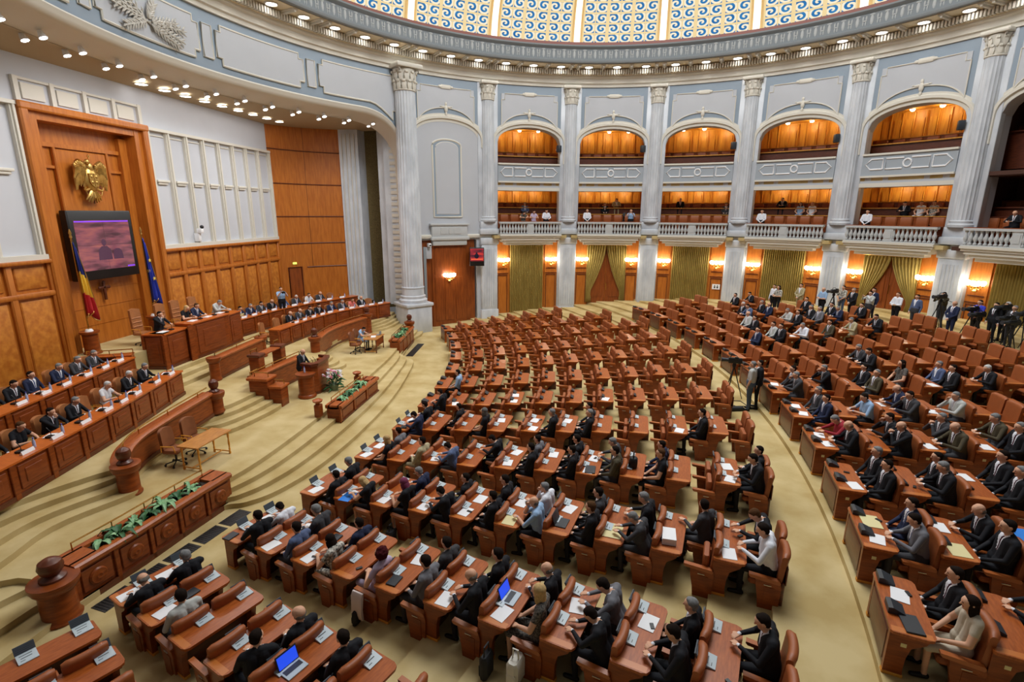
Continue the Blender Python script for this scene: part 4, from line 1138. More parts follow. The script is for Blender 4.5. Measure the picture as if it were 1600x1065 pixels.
# twin seat: +x away from the stage, origin on the floor below the middle of the pair
def seat_meshes():
    d = {}
    b = MB()          # upholstered backrest: thick, nearly straight, rolled at the top
    prof = [(.16,.40),(.27,.40),(.345,.98),(.355,1.03),(.34,1.07),(.30,1.085),(.25,1.075),(.225,1.04),(.225,.99)]
    n = 10; vs = []; m_ = len(prof)
    for i in range(n+1):
        u = 2*i/n-1; k = .0 if 0 < i < n else 1
        for x, z in prof:
            cx, cz = .26, .75
            xx, zz = (x, z) if not k else (cx+(x-cx)*.72, cz+(z-cz)*.90)
            vs.append((xx+.035*(1-u*u)-.02, u*.278*(.94 if abs(u) > .95 else 1) if not k else u*.29, zz))
    fs = [(i*m_+q, (i+1)*m_+q, (i+1)*m_+(q+1)%m_, i*m_+(q+1)%m_) for i in range(n) for q in range(m_)]+[tuple(range(m_)), tuple(range((n+1)*m_-1, n*m_-1, -1))]
    b.add(vs, fs); d['backrest'] = b.mesh('backrest', 'leather', 50)
    s = MB(); s.bbox(-.26,.20,-.255,.255,.36,.46,.035); d['seat'] = s.mesh('seat', 'leather')
    s = MB(); s.bbox(.04,.16,-.255,.255,.40,.80,.035); d['seat_up'] = s.mesh('seat_folded', 'leather')
    a = MB(); a.xprism([(-.27,.63),(.22,.60),(.24,.56),(.22,.53),(-.24,.57),(-.27,.60)], -.045, .045)
    d['arm'] = a.mesh('armrest', mat('arm_wood', rgb(170,92,42), .36, coat=.1))
    a = MB(); a.xprism([(-.08,0),(.24,0),(.26,.45),(.24,.58),(-.16,.58),(-.14,.4),(-.10,.2)], -.035, .035)
    a.box(.0,.16,-.042,.042,.08,.44); d['panel'] = a.mesh('arm_panel', 'wood', 20)
    a = MB(); a.bbox(.25,.31,-.64,.64,.0,.55,.015); a.bbox(.31,.335,-.62,.62,.5,.86,.01); d['shell'] = a.mesh('back_shell', 'wood_dark')
    a = MB(); a.box(-.02,.10,-.048,.048,.475,.485); d['trim'] = a.mesh('plate', 'metal', 0)
    a = MB(); a.lathe([(.025,0),(.028,.03),(.01,.035)], 8); d['knob'] = a.mesh('knob', 'metal')
    return d
SM = seat_meshes()
M['leather2'] = mat('leather_warm', rgb(186, 96, 52), .42, var=.12, scale=5, bump=.1)
def make_seat(up0, up1):
    o = empty('twin_seat', (0,0,0))
    for s_, up in ((-1, up0), (1, up1)):
        link('backrest', SM['backrest'], o, (0, s_*.325, 0))
        link('seat', SM['seat_up'] if up else SM['seat'], o, (0, s_*.325, 0))
    link('back_shell', SM['shell'], o)
    for y in (-.645, 0, .645):
        a = link('armrest', SM['arm'], o, (0, y, 0)); link('arm_panel', SM['panel'], a)
        if y: link('plate', SM['trim'], a)
    return o
def posn(blk, s, r, dr, side=0.0):
    if blk == 1: c, th, rho, z = O1, TH1+DTH1*s, RHO1+PITCH1*r, RISE1*r
    else: c, th, rho, z = O2, TH2+DTH2*s, RHO2+PITCH2*r, Z2+RISE2*r
    x = c[0]+(rho+dr)*math.cos(th)-side*math.sin(th); y = c[1]+(rho+dr)*math.sin(th)+side*math.cos(th)
    return x, y, z, th
# who sits where: (block, sector, row, side) -> (clothes, hair, pose);  side +1 is the seat farther from the viewer
OCC = {}
def occ(blk, s, r, side, cl, hair, pose): OCC[(blk, s, r, side)] = (cl, hair, pose)
for t in """1 0 0 1 K g 2|1 0 0 -1 K b 4|1 0 1 -1 L d 0|1 0 3 -1 K d 5|1 0 3 1 K b 3|1 0 4 1 K d 0|1 1 0 -1 K d 2|1 1 0 1 W d 4|1 1 1 1 D g 1|1 1 1 -1 U d 0|1 1 2 1 N d 0
1 1 2 -1 P l 1|1 1 3 -1 O c 3|1 1 4 1 D d 0|1 1 4 -1 G d 0|1 1 5 1 K d 0|1 1 5 -1 K b 1|1 1 6 1 K b 1|1 1 6 -1 Q y 0|1 1 7 1 G d 4|1 1 7 -1 K d 4|1 1 8 1 K g 0|1 1 8 -1 K d 1|1 1 9 1 K d 1|1 1 9 -1 S g 0
1 2 0 1 K g 1|1 2 0 -1 K d 0|1 2 1 -1 E y 4|1 2 2 1 N g 1|1 2 2 -1 E r 1|1 2 3 1 K d 3|1 2 3 -1 K d 4|1 2 4 1 K d 0|1 2 4 -1 K d 0|1 2 5 1 W g 2|1 2 5 -1 S b 2|1 2 6 1 D d 0|1 2 6 -1 K n 0|1 2 7 1 K g 1|1 2 7 -1 D g 4|1 2 8 1 D d 5|1 2 9 1 K n 4|1 2 9 -1 W d 1
1 3 0 1 G d 0|1 3 0 -1 E y 0|1 3 1 -1 H d 3|1 3 2 -1 U d 4|1 3 3 1 K d 4|1 3 4 1 G d 0|1 3 4 -1 K d 0|1 3 5 1 K d 0|1 3 5 -1 K d 0|1 3 6 1 D g 1|1 3 6 -1 B d 0|1 3 7 1 N d 0|1 3 7 -1 E n 0|1 3 9 1 K d 3|1 3 9 -1 K d 1
1 4 0 1 K d 1|1 4 0 -1 N d 4|1 4 1 1 K d 0|1 4 2 -1 E v 0|1 4 4 -1 K g 0|1 4 5 -1 K g 3|1 4 5 1 K d 0|1 4 8 -1 K d 0|1 5 0 -1 K d 1|1 6 0 -1 S d 0
2 0 0 1 K d 0|2 0 0 -1 T l 0|2 0 1 1 K d 1|2 0 1 -1 K g 0|2 1 0 1 N d 0|2 1 0 -1 G d 1|2 1 1 1 K b 1|2 1 1 -1 K d 0|2 2 0 1 K g 0|2 2 0 -1 K d 0|2 2 1 1 K d 0|2 2 1 -1 K g 1|2 2 2 1 K d 0|2 2 2 -1 K g 0
2 3 0 1 V g 4|2 3 0 -1 K b 1|2 3 1 1 K d 2|2 3 1 -1 K b 6|2 3 2 1 D g 6|2 3 2 -1 B b 1|2 3 3 1 B g 1|2 3 3 -1 K g 0|2 3 4 1 B d 0|2 4 0 1 D g 0|2 4 0 -1 N d 0|2 4 1 -1 S d 1|2 4 2 1 N b 1|2 4 2 -1 D d 2|2 4 3 -1 L g 2|2 4 5 -1 D d 0
2 5 0 1 D d 0|2 5 0 -1 D g 2|2 5 1 1 K g 2|2 5 2 1 K d 0|2 5 2 -1 B g 3|2 5 3 1 Q l 0|2 5 4 1 U g 0|2 5 4 -1 K d 0|2 5 5 -1 K w 1|2 6 3 1 D g 1|2 6 3 -1 K d 1|2 8 1 -1 N d 3|2 8 2 1 L d 0|2 8 2 -1 K d 0|2 8 3 -1 W g 1|2 8 4 -1 B d 0|2 8 5 -1 H g 1|2 8 6 -1 K d 1
2 9 2 1 L b 0|2 9 2 -1 K d 0|2 9 4 1 L g 1|2 9 4 -1 K d 0|2 9 5 1 K g 0|2 9 5 -1 G g 0|2 9 6 1 K d 0|2 9 6 -1 N g 1|2 9 7 -1 K d 0|2 10 3 1 K w 0|2 10 3 -1 U d 1|2 10 4 1 K g 0|2 10 4 -1 N b 0|2 10 6 -1 K d 0|2 11 5 1 K d 1|2 11 4 1 K d 0""".replace('\n', '|').split('|'):
    a = t.split(); occ(int(a[0]), int(a[1]), int(a[2]), int(a[3]), a[4], a[5], int(a[6]))

from bpy_extras.object_utils import world_to_camera_view
bpy.context.view_layer.update()
def seen(x, y, z, mx=.10, my=.12):
    q = world_to_camera_view(SC, cam, Vector((x, y, z)))
    return q.z > 0 and -mx < q.x < 1+mx and -my < q.y < 1+my
SEC1 = {-1:'bottom left corner', 0:'second wedge from the bottom left', 1:'third wedge from the bottom left', 2:'fourth wedge from the bottom left'}
def wedge(blk, s):
    if blk == 1: return 'leftmost bottom wedge' if s == -1 else f'{orth(s+1)} wedge from the bottom'
    return f'{orth(s+1)} rear wedge'
def place_words(blk, s, r):
    if blk == 1: return f'{orth(r)} row from the stage, {wedge(1,s)}'
    return f'{orth(r)} row past the curved aisle, {wedge(2,s)}'
SPECS = []
for s in range(-1, 12):
    for r in range(10):
        if s == 11 and r > 6: continue
        if s == 10 and r > 8: continue
        SPECS.append((1, s, r))
for s in range(-1, 13):
    for r in range(11):
        x, y, z, th = posn(2, s, r, .9)
        if math.hypot(x, y) > 15.4 or r > 8: continue
        SPECS.append((2, s, r))
desk_lib = {}; seat_lib = {}
DY = -.17        # the consoles stand toward the far end of each place
for blk, s, r in SPECS:
    x, y, z, th = posn(blk, s, r, 0, DY if blk == 1 else 0)
    if blk == 1 and s == -1: x, y = x+.55, y+.1     # this wedge stands a little closer to its neighbour
    if not seen(x, y, z+.8): continue
    lids = (blk == 1 and s <= 4)
    if lids not in desk_lib: desk_lib[lids] = make_desk(False, lids); o = desk_lib[lids]
    else: o = copy_tree(desk_lib[lids])
    o.location = (x, y, z); o.rotation_euler = (0, 0, th)
    people = [OCC.get((blk, s, r, e)) for e in (-1, 1)]
    tag(o, f'double wooden desk, {place_words(blk,s,r)}', 'desk', 'double desks of the deputies')
    sx, sy, sz, th = posn(blk, s, r, .72, DY if blk == 1 else 0)
    if blk == 1 and s == -1: sx, sy = sx+.55, sy+.1
    key = (people[0] is None and blk == 1, people[1] is None and blk == 1)
    if key not in seat_lib: seat_lib[key] = make_seat(*key); o = seat_lib[key]
    else: o = copy_tree(seat_lib[key])
    o.location = (sx, sy, sz); o.rotation_euler = (0, 0, th)
    n_ = sum(p is not None for p in people)
    tag(o, f'{["empty ","half-occupied ","occupied "][n_]}pair of leather seats, {place_words(blk,s,r)}', 'seat', 'twin leather seats of the deputies')
# ================================================================== PEOPLE
def capsule(mb, p0, p1, r0, r1, n=12):
    p0, p1 = Vector(p0), Vector(p1); d = p1-p0; L_ = d.length
    if L_ < 1e-5: return mb.ball(p0, r0, n=n)
    t = d/L_; prof = []
    for i in range(5): a = -PI/2+PI/2*i/4; prof.append((r0*math.cos(a), r0*math.sin(a)))
    for i in range(5): a = PI/2*i/4; prof.append((r1*math.cos(a), L_+r1*math.sin(a)))
    prof = [(max(r, .0004), z) for r, z in prof]
    q = Vector((0,0,1)).rotation_difference(t).to_matrix().to_4x4()
    mb.lathe(prof, n, 0, Matrix.Translation(p0) @ q)
def seg_d(p, a, b):
    ab = b-a; t = max(0, min(1, (p-a).dot(ab)/max(1e-9, ab.length_squared))); return (p-(a+ab*t)).length, t
# material slots of a body: 0 skin 1 jacket 2 trousers 3 shirt 4 tie 5 shoes 6 sleeve 7 eyes 8 lips 9 lower leg
def body(name, P, fine=True):
    prim = []      # (a, b, ra, rb, slot)
    def add(a, b, ra, rb, slot): prim.append((Vector(a), Vector(b), ra, rb, slot))
    pel, ch, nk, hd = Vector(P['pel']), Vector(P['chest']), Vector(P['neck']), Vector(P['head'])
    tw = P.get('twist', 0); wd = P.get('w', 1.12)
    Ty = Matrix.Rotation(tw, 3, 'Z')
    def C(v): return ch + Ty @ Vector(v)
    for s_ in (-.075, .075): add(pel+Vector((0,s_,0)), pel+Vector((.02,s_,.10)), .125*wd, .115*wd, 2 if not P.get('skirt') else 1)
    for s_ in (-.07, .07): add(pel+Vector((.0,s_,.1)), C((0,s_,-.08)), .115*wd, .115*wd, 1)
    for s_ in (-.08, .08): add(C((0,s_,-.1)), C((0,s_,.08)), .118*wd, .105*wd, 1)
    add(C((-.01,-.155*wd,.13)), C((-.01,.155*wd,.13)), .072, .072, 1)
    for s_ in (-1, 1): add(C((-.01,s_*.03,.165)), C((-.01,s_*.15*wd,.135)), .06, .06, 1)
    add(C((0,0,.16)), nk, .058, .053, 0); add(nk, hd+Vector((-.01,0,-.05)), .053, .055, 0)
    # head
    f = P.get('face', (1,0,0)); f = Vector(f).normalized(); up = Vector((0,0,1)); lf = up.cross(f).normalized(); up = f.cross(lf)
    H = Matrix((f, lf, up)).transposed()
    def Hh(v): return hd + H @ Vector(v)
    add(Hh((-.012,0,.03)), Hh((.012,0,.025)), .088, .082, 0)
    add(Hh((.02,0,-.02)), Hh((.035,0,-.065)), .066, .042, 0)
    add(Hh((.085,0,.015)), Hh((.102,0,-.018)), .009, .014, 0)
    for s_ in (-1, 1): add(Hh((-.005,s_*.082,-.01)), Hh((-.01,s_*.086,.02)), .012, .016, 0)
    # legs
    for i, s_ in enumerate((-1, 1)):
        kn, an = Vector(P['knee'][i]), Vector(P['ankle'][i]); hp = pel+Vector((.02, s_*.10, -.0))
        leg = 1 if P.get('skirt') else 2
        add(hp, kn, .088*wd, .062, leg); add(kn, an, .058 if not P.get('skirt') else .048, .043 if not P.get('skirt') else .034, 9)
        to = an+Vector((.15, s_*.02, -.045)) if not P.get('toe') else an+Vector(P['toe'])
        add(an+Vector((-.03,0,-.045)), to, .042, .034, 5)
    # arms and hands
    for i, s_ in enumerate((-1, 1)):
        sh = C((-.01, s_*.185*wd, .12)); el, wr = Vector(P['elbow'][i]), Vector(P['wrist'][i])
        add(sh, el, .056, .046, 1 if not P.get('bare') else 0); 
        if P.get('bare'): add(sh, sh.lerp(el,.45), .062, .058, 1)
        add(el, wr, .043, .031, 6)
        fd = (wr-el).normalized(); hdir = Vector(P['hand'][i]).normalized() if P.get('hand') else fd
        nrm = Vector((0,0,1)); lat = hdir.cross(nrm)
        if lat.length < .2: lat = Vector((0,1,0))
        lat.normalize(); nn = lat.cross(hdir)
        cuff = wr+fd*.0
        add(wr, wr+fd*.02, .030, .028, 10)
        pm = wr+hdir*.05
        for k in (-1, 0, 1): add(wr+hdir*.03+lat*.018*k, wr+hdir*.085+lat*.026*k, .017, .016, 0)
        for k, ln in enumerate((.055,.066,.062,.046)):
            o = (k-1.5)*.0195
            b0 = wr+hdir*.09+lat*o*1.0; b1 = b0+hdir*ln*.55+lat*o*.15-nn*.006*s_*0; b2 = b1+(hdir*.7-Vector((0,0,.7))).normalized()*ln*.5
            add(b0, b1, .0105, .0095, 0); add(b1, b2, .0095, .008, 0)
        th_ = lat*(-s_)*1.0
        t0 = wr+hdir*.03+th_*.02; t1 = t0+(hdir*.6+th_*.8).normalized()*.045; t2 = t1+hdir*.03
        add(t0, t1, .0125, .011, 0); add(t1, t2, .011, .009, 0)
    mb = MB()
    for a, b, ra, rb, sl in prim: capsule(mb, a, b, ra, rb, 12 if ra > .03 else 8)
    me = mb.mesh(name, 'white', 0)
    tmp = bpy.data.objects.new('t', me); COL.objects.link(tmp)
    rm = tmp.modifiers.new('r', 'REMESH'); rm.mode = 'VOXEL'; rm.voxel_size = .0105 if fine else .014; rm.use_smooth_shade = True
    sm_ = tmp.modifiers.new('s', 'SMOOTH'); sm_.factor = .5; sm_.iterations = 2
    dg = bpy.context.evaluated_depsgraph_get(); ev = tmp.evaluated_get(dg)
    out = bpy.data.meshes.new_from_object(ev); out.name = name
    bpy.data.objects.remove(tmp)
    out.materials.clear()
    names = ['skin','suit_black','suit_black','shirt_white','tie_dark','shoe','suit_black','eye','lip','suit_black','shirt_white']
    for q in names: out.materials.append(PM[q])
    idx = []
    Ti = Ty.inverted(); Hi = H.inverted()
    for p in out.polygons:
        c = p.center; best = 9; sl = 0
        for a, b, ra, rb, s_ in prim:
            d, t = seg_d(c, a, b); d -= ra+(rb-ra)*t
            if d < best: best = d; sl = s_
        if sl == 1 and not P.get('closed'):
            l = Ti @ (c-ch)
            if l.x > .03 and -.12 < l.z < .22:
                wv = .015+.065*(l.z+.12)/.30
                if abs(l.y) < wv:
                    sl = 3
                    if P.get('tie') and abs(l.y) < .018 and l.z < .15: sl = 4
        if sl == 1 and P.get('collar'):
            l = Ti @ (c-ch)
            if l.z > .19: sl = 3
        if sl == 0:
            h = Hi @ (c-hd)
            if h.x > .05:
                if abs(h.z-.018) < .007 and .020 < abs(h.y) < .040: sl = 7
                if abs(h.z+.045) < .006 and abs(h.y) < .024: sl = 8
        if sl == 10: sl = 3 if not P.get('bare') else 0
        idx.append(sl)
    out.polygons.foreach_set('material_index', idx)
    out.polygons.foreach_set('use_smooth', [True]*len(out.polygons))
    out.update()
    out['hd'] = tuple(hd); out['f'] = tuple(f)
    return out, hd, H
PM = {}
def pm(n, c, r=.8, spec=.3): PM[n] = mat('cloth_'+n if n not in ('skin','eye','lip') else n, c, r, spec=spec)
pm('skin', rgb(216,166,136), .6); pm('eye', rgb(120,80,64), .4); pm('lip', rgb(178,100,90), .5)
pm('suit_black', rgb(24,25,31)); pm('suit_navy', rgb(34,42,70)); pm('suit_grey', rgb(112,112,118)); pm('suit_dark', rgb(62,62,66))
pm('suit_brown', rgb(78,70,52)); pm('suit_light', rgb(186,188,184)); pm('suit_khaki', rgb(176,164,130)); pm('suit_blue', rgb(84,98,132))
pm('shirt_white', rgb(228,230,238)); pm('shirt_blue', rgb(150,180,214)); pm('shirt_bright', rgb(60,70,190)); pm('tie_dark', rgb(70,30,44)); pm('tie_blue', rgb(50,60,110)); pm('shoe', rgb(18,16,16), .4)
pm('red', rgb(150,36,48)); pm('pink', rgb(212,150,130)); pm('beige', rgb(196,184,164)); pm('dress_white', rgb(222,222,226)); pm('denim', rgb(80,96,120)); pm('mustard', rgb(210,180,90)); pm('salmon', rgb(222,120,110)); pm('lilac', rgb(196,180,206))
PM['polka'] = mat('cloth_polka', rgb(28,26,30), .8, scale=38, col2=rgb(120,114,106)); PM['print'] = mat('cloth_print', rgb(226,220,206), .8, scale=22, col2=rgb(44,44,44))
HAIR = {'d': rgb(34,26,22), 'n': rgb(88,60,38), 'g': rgb(134,134,134), 'w': rgb(206,204,202), 'b': rgb(120,112,104), 'y': rgb(206,172,120), 'l': rgb(36,26,22), 'r': rgb(132,64,92), 'c': rgb(74,26,30), 'v': rgb(110,108,106)}
for k_, c_ in HAIR.items(): PM['hair_'+k_] = mat('hair_'+k_, c_, .9, var=.25, scale=30, spec=.08)
def hair_mesh(kind):
    mb = MB()
    if kind == 'bald':
        for s_ in (-1, 1): mb.ball((-.035, s_*.052, -.005), .058, .038, .045, 10)
        mb.ball((-.075,0,-.012), .028, .062, .05, 10)
    elif kind == 'short':
        mb.ball((-.022,0,.040), .093, .089, .086, 14); mb.ball((-.055,0,-.01), .048, .078, .06, 12); mb.ball((.018,0,.092), .05, .058, .026, 10)
    elif kind == 'long':
        mb.ball((-.022,0,.038), .098, .096, .09, 14); mb.ball((-.06,0,-.05), .055, .09, .12, 12)
        for s_ in (-1, 1): mb.ball((-.01, s_*.075, -.06), .05, .032, .11, 10)
        mb.ball((-.075,0,-.13), .04, .085, .09, 10)
    elif kind == 'curly':
        mb.ball((-.04,0,.02), .115, .125, .12, 14)
        rr_ = random.Random(1)
        for i in range(40):
            a, b = rr_.uniform(0, 2*PI), rr_.uniform(-.6, 1.4)
            mb.ball((-.04+.105*math.cos(a)*math.cos(b)*.9, .115*math.sin(a)*math.cos(b), .02+.11*math.sin(b)), .03, .03, .03, 6)
        mb.v = [v for v in mb.v]
    me = mb.mesh('hair', 'white', 0)
    tmp = bpy.data.objects.new('t', me); COL.objects.link(tmp)
    rm = tmp.modifiers.new('r', 'REMESH'); rm.mode = 'VOXEL'; rm.voxel_size = .011
    sm_ = tmp.modifiers.new('s', 'SMOOTH'); sm_.iterations = 2
    dg = bpy.context.evaluated_depsgraph_get(); out = bpy.data.meshes.new_from_object(tmp.evaluated_get(dg)); bpy.data.objects.remove(tmp)
    out.materials.clear(); out.materials.append(PM['hair_d'])
    out.polygons.foreach_set('use_smooth', [True]*len(out.polygons)); out.name = 'hair_'+kind
    return out
HM = {k_: hair_mesh(k_) for k_ in ('bald', 'short', 'long', 'curly')}
# seated poses; origin on the floor below the seat, x forward
def sit(**k):
    d = dict(pel=(-.06,0,.55), chest=(-.09,0,.92), neck=(-.06,0,1.12), head=(-.03,0,1.23), face=(1,0,-.05), knee=[(.36,-.13,.52),(.36,.13,.52)], ankle=[(.34,-.13,.09),(.34,.13,.09)],
             elbow=[(.0,-.27,.78),(.0,.27,.78)], wrist=[(.22,-.12,.66),(.22,.12,.66)], hand=[(1,.5,-.2),(1,-.5,-.2)], tie=True)
    d.update(k); return d
POSES = {
 0: sit(),
 1: sit(chest=(-.01,0,.92), neck=(.05,0,1.10), head=(.10,0,1.20), face=(1,0,-.35), elbow=[(.13,-.31,.80),(.11,.31,.80)], wrist=[(.33,-.13,.83),(.34,.12,.83)], hand=[(.8,.7,-.1),(.8,-.8,-.1)]),
 2: sit(chest=(-.0,0,.93), neck=(.04,0,1.11), head=(.09,-.01,1.21), face=(1,.1,-.2), elbow=[(.32,-.19,.83),(.20,.28,.82)], wrist=[(.22,-.07,1.05),(.40,.06,.835)], hand=[(-.05,.25,1),(1,-.6,0)]),
 3: sit(chest=(-.13,0,.90), neck=(-.12,0,1.10), head=(-.09,0,1.21), face=(1,.25,.05), elbow=[(-.02,-.30,.72),(-.02,.30,.72)], wrist=[(.16,-.06,.72),(.18,.07,.74)], hand=[(.6,.9,.1),(.6,-.9,.1)], ankle=[(.42,-.12,.09),(.42,.13,.09)]),
 4: sit(chest=(.03,0,.89), neck=(.12,0,1.05), head=(.19,0,1.12), face=(1,0,-.9), elbow=[(.19,-.30,.84),(.19,.30,.84)], wrist=[(.41,-.10,.835),(.40,.12,.835)], hand=[(1,.2,-.1),(1,-.4,-.1)]),
 5: sit(chest=(-.03,0,.92), twist=-.45, neck=(.0,-.02,1.12), head=(.03,-.04,1.23), face=(.5,-1,-.1), elbow=[(-.06,-.29,.8),(.17,.22,.82)], wrist=[(.15,-.24,.70),(.34,-.02,.82)], hand=[(1,.3,-.2),(1,-.6,0)]),
 6: sit(chest=(-.0,0,.93), neck=(.05,0,1.11), head=(.09,0,1.21), face=(1,0,-.1), elbow=[(.28,-.20,.83),(.28,.20,.83)], wrist=[(.27,-.05,1.02),(.27,.05,1.02)], hand=[(-.1,.6,.7),(-.1,-.6,.7)]),
}
BODY = {}
def get_body(pose, kind='suit'):
    key = (pose, kind)
    if key not in BODY:
        P = dict(POSES[pose])
        if kind in ('shirt', 'dress', 'skirt'): P['closed'] = True; P['tie'] = False
        if kind in ('dress', 'skirt'): P['w'] = .86; P['skirt'] = True; P['bare'] = kind == 'skirt' or kind == 'dress'
        if kind == 'shirt': P['collar'] = True
        BODY[key] = body('body_%s' % (kind), P)
    return BODY[key]
#  clothes: kind, jacket, trousers, shirt, tie, sleeve, lower leg, words
CL = {
 'K': ('suit','suit_black','suit_black','shirt_white','tie_dark','suit_black','suit_black','man in black suit'),
 'N': ('suit','suit_navy','suit_navy','shirt_white','tie_blue','suit_navy','suit_navy','man in navy suit'),
 'D': ('suit','suit_dark','suit_dark','shirt_white','tie_dark','suit_dark','suit_dark','man in dark grey suit'),
 'G': ('suit','suit_grey','suit_dark','shirt_white','tie_blue','suit_grey','suit_dark','man in grey suit'),
 'U': ('suit','suit_blue','suit_dark','shirt_white','shirt_white','suit_blue','suit_dark','man in blue-grey jacket'),
 'B': ('suit','suit_brown','suit_dark','shirt_white','tie_dark','suit_brown','suit_dark','man in olive brown jacket'),
 'H': ('suit','suit_khaki','suit_khaki','shirt_white','shirt_white','suit_khaki','suit_khaki','man in khaki suit'),
 'L': ('suit','suit_light','suit_dark','shirt_white','shirt_white','suit_light','suit_dark','man in light grey jacket'),
 'W': ('shirt','shirt_white','suit_black','shirt_white','shirt_white','shirt_white','suit_black','man in white shirt'),
 'S': ('shirt','shirt_blue','suit_black','shirt_blue','shirt_blue','skin','suit_black','man in light blue shirt'),
 'V': ('shirt','red','suit_black','red','red','red','suit_black','person in dark red top'),
 'E': ('dress','suit_black','suit_black','suit_black','suit_black','skin','skin','woman in black dress'),
 'P': ('dress','print','denim','print','print','skin','denim','woman in patterned top'),
 'O': ('dress','lilac','beige','lilac','lilac','skin','skin','woman in pale grey top'),
 'Q': ('dress','polka','polka','polka','polka','skin','skin','woman in dark polka-dot dress'),
 'T': ('dress','beige','dress_white','beige','beige','skin','skin','woman in white skirt'),
 'F': ('dress','print','suit_black','print','print','skin','skin','woman in black and white print top'),
 'Z': ('dress','dress_white','beige','dress_white','dress_white','skin','beige','woman in cream blouse'),
 'A': ('dress','salmon','suit_black','salmon','salmon','skin','skin','woman in salmon top'),
 'M': ('shirt','shirt_bright','suit_black','shirt_bright','shirt_bright','skin','suit_black','man in bright blue shirt'),
 'X': ('shirt','beige','suit_dark','beige','beige','beige','suit_dark','man in beige shirt'),
}
HW = {'d':'dark hair','n':'brown hair','g':'grey hair','w':'white hair','b':'bald','y':'long blonde hair','l':'long dark hair','r':'purple-red hair','c':'curly dark red hair','v':'short grey hair'}
HK = {'d':'short','n':'short','g':'short','w':'short','b':'bald','y':'long','l':'long','r':'long','c':'curly','v':'long'}
rndp = random.Random(11)
def person(cl, hair, pose, loc, rz, place, scale=1.0, group=None, words=None, get=get_body):
    kind, jk, tr, shr, tie, slv, leg, wtx = CL[cl]
    me, hd, H = get(pose, kind)
    o = link('person', me, None, loc, (0, 0, rz)); o.scale = (scale, scale, scale)
    for i, q in ((1,jk),(2,tr),(3,shr),(4,tie),(6,slv),(9,leg)):
        if me.materials[i] != PM[q]:
            o.material_slots[i].link = 'OBJECT'; o.material_slots[i].material = PM[q]
    h = link('hair', HM[HK[hair]], o); h.matrix_local = Matrix.Translation(hd) @ H.to_4x4()
    if hair != 'd': h.material_slots[0].link = 'OBJECT'; h.material_slots[0].material = PM['hair_'+hair]
    tag(o, words or f'{wtx}, {HW[hair]}, {place}', 'person', group)
    return o
for (blk, s, r, side), (cl, hair, pose) in OCC.items():
    x, y, z, th = posn(blk, s, r, .72, side*.33+(DY if blk == 1 else 0))
    if not seen(x, y, z+1, .03, .05): continue
    sd = 'far seat' if side > 0 else 'near seat'
    row = f'{orth(r)} row, {orth(s+1)} {"lower" if blk==1 else "rear"} wedge, {sd}'
    j = rndp.uniform(-.12, .12)
    person(cl, hair, pose, (x, y, z), th+PI+j, row, rndp.uniform(1.02, 1.1))
# ================================================================== STAGE FURNITURE
def panelled(face, z0, h, depth, o, zt, n_pan, flip=1, mtop='stage_top', ped=.0, medallion=False):
    """a curved counter along the plan polyline 'face' (front side), body behind it"""
    b = MB(); b.path(face, [(0,0),(flip*depth,0),(flip*depth,h-.05),(0,h-.05)] if flip > 0 else [(flip*depth,0),(0,0),(0,h-.05),(flip*depth,h-.05)])
    b.build('body', 'wood', o, smooth=30, loc=(0,0,z0))
    t = MB(); pr = [(-.06*flip,h-.05),(flip*(depth+.04),h-.05),(flip*(depth+.04),h),(-.06*flip,h)]
    t.path(face, pr if flip > 0 else pr[::-1]); t.build('top', mtop, o, smooth=30, loc=(0,0,z0))
    k = MB()
    pr = [(-.04*flip,0),(0,0),(0,.12),(-.04*flip,.12)]; k.path(face, pr if flip > 0 else pr[::-1])
    k.build('plinth', 'wood_dark', o, smooth=30, loc=(0,0,z0))
    # length-parametrised panels
    L_ = [0]
    for i in range(len(face)-1): L_.append(L_[-1]+(Vector(face[i+1])-Vector(face[i])).length)
    def at(s):
        for i in range(len(face)-1):
            if s <= L_[i+1] or i == len(face)-2:
                d = (Vector(face[i+1])-Vector(face[i])).normalized(); return Vector(face[i])+d*(s-L_[i]), d
    w = L_[-1]/n_pan
    for i in range(n_pan):
        p, d = at((i+.5)*w); nn = Vector((-d.y, d.x))*-flip
        mt = Matrix((( nn.x, d.x, 0, p.x), (nn.y, d.y, 0, p.y), (0,0,1,z0), (0,0,0,1)))
        q = MB(); a = w*.36
        q.bbox(-.01,.03,-a,a,.2,h-.14,.012,0,mt); q.bbox(.0,.05,-a*.62,a*.62,.2+(h-.34)*.2,h-.14-(h-.34)*.2,.012,0,mt)
        q.build('panel', 'panel_wood', o, smooth=30)
        p2, d2 = at(i*w); nn = Vector((-d2.y, d2.x))*-flip
        mt = Matrix((( nn.x, d2.x, 0, p2.x), (nn.y, d2.y, 0, p2.y), (0,0,1,z0), (0,0,0,1)))
        MB().bbox(-.01,.05,-w*.07,w*.07,.0,h-.06,.012,0,mt).build('pilaster', 'wood', o, smooth=30)
        if medallion:
            mt2 = mt.copy()
            p, d = at((i+.5)*w); nn = Vector((-d.y, d.x))*-flip
            mt2 = Matrix((( nn.x, d.x, 0, p.x), (nn.y, d.y, 0, p.y), (0,0,1,z0+.52), (0,0,0,1))) @ Matrix.Rotation(R(90), 4, 'Y')
            MB().lathe([(.001,.075),(.05,.085),(.1,.07),(.15,.075),(.17,.05)], 18, 0, mt2).build('medallion', 'wood', o)
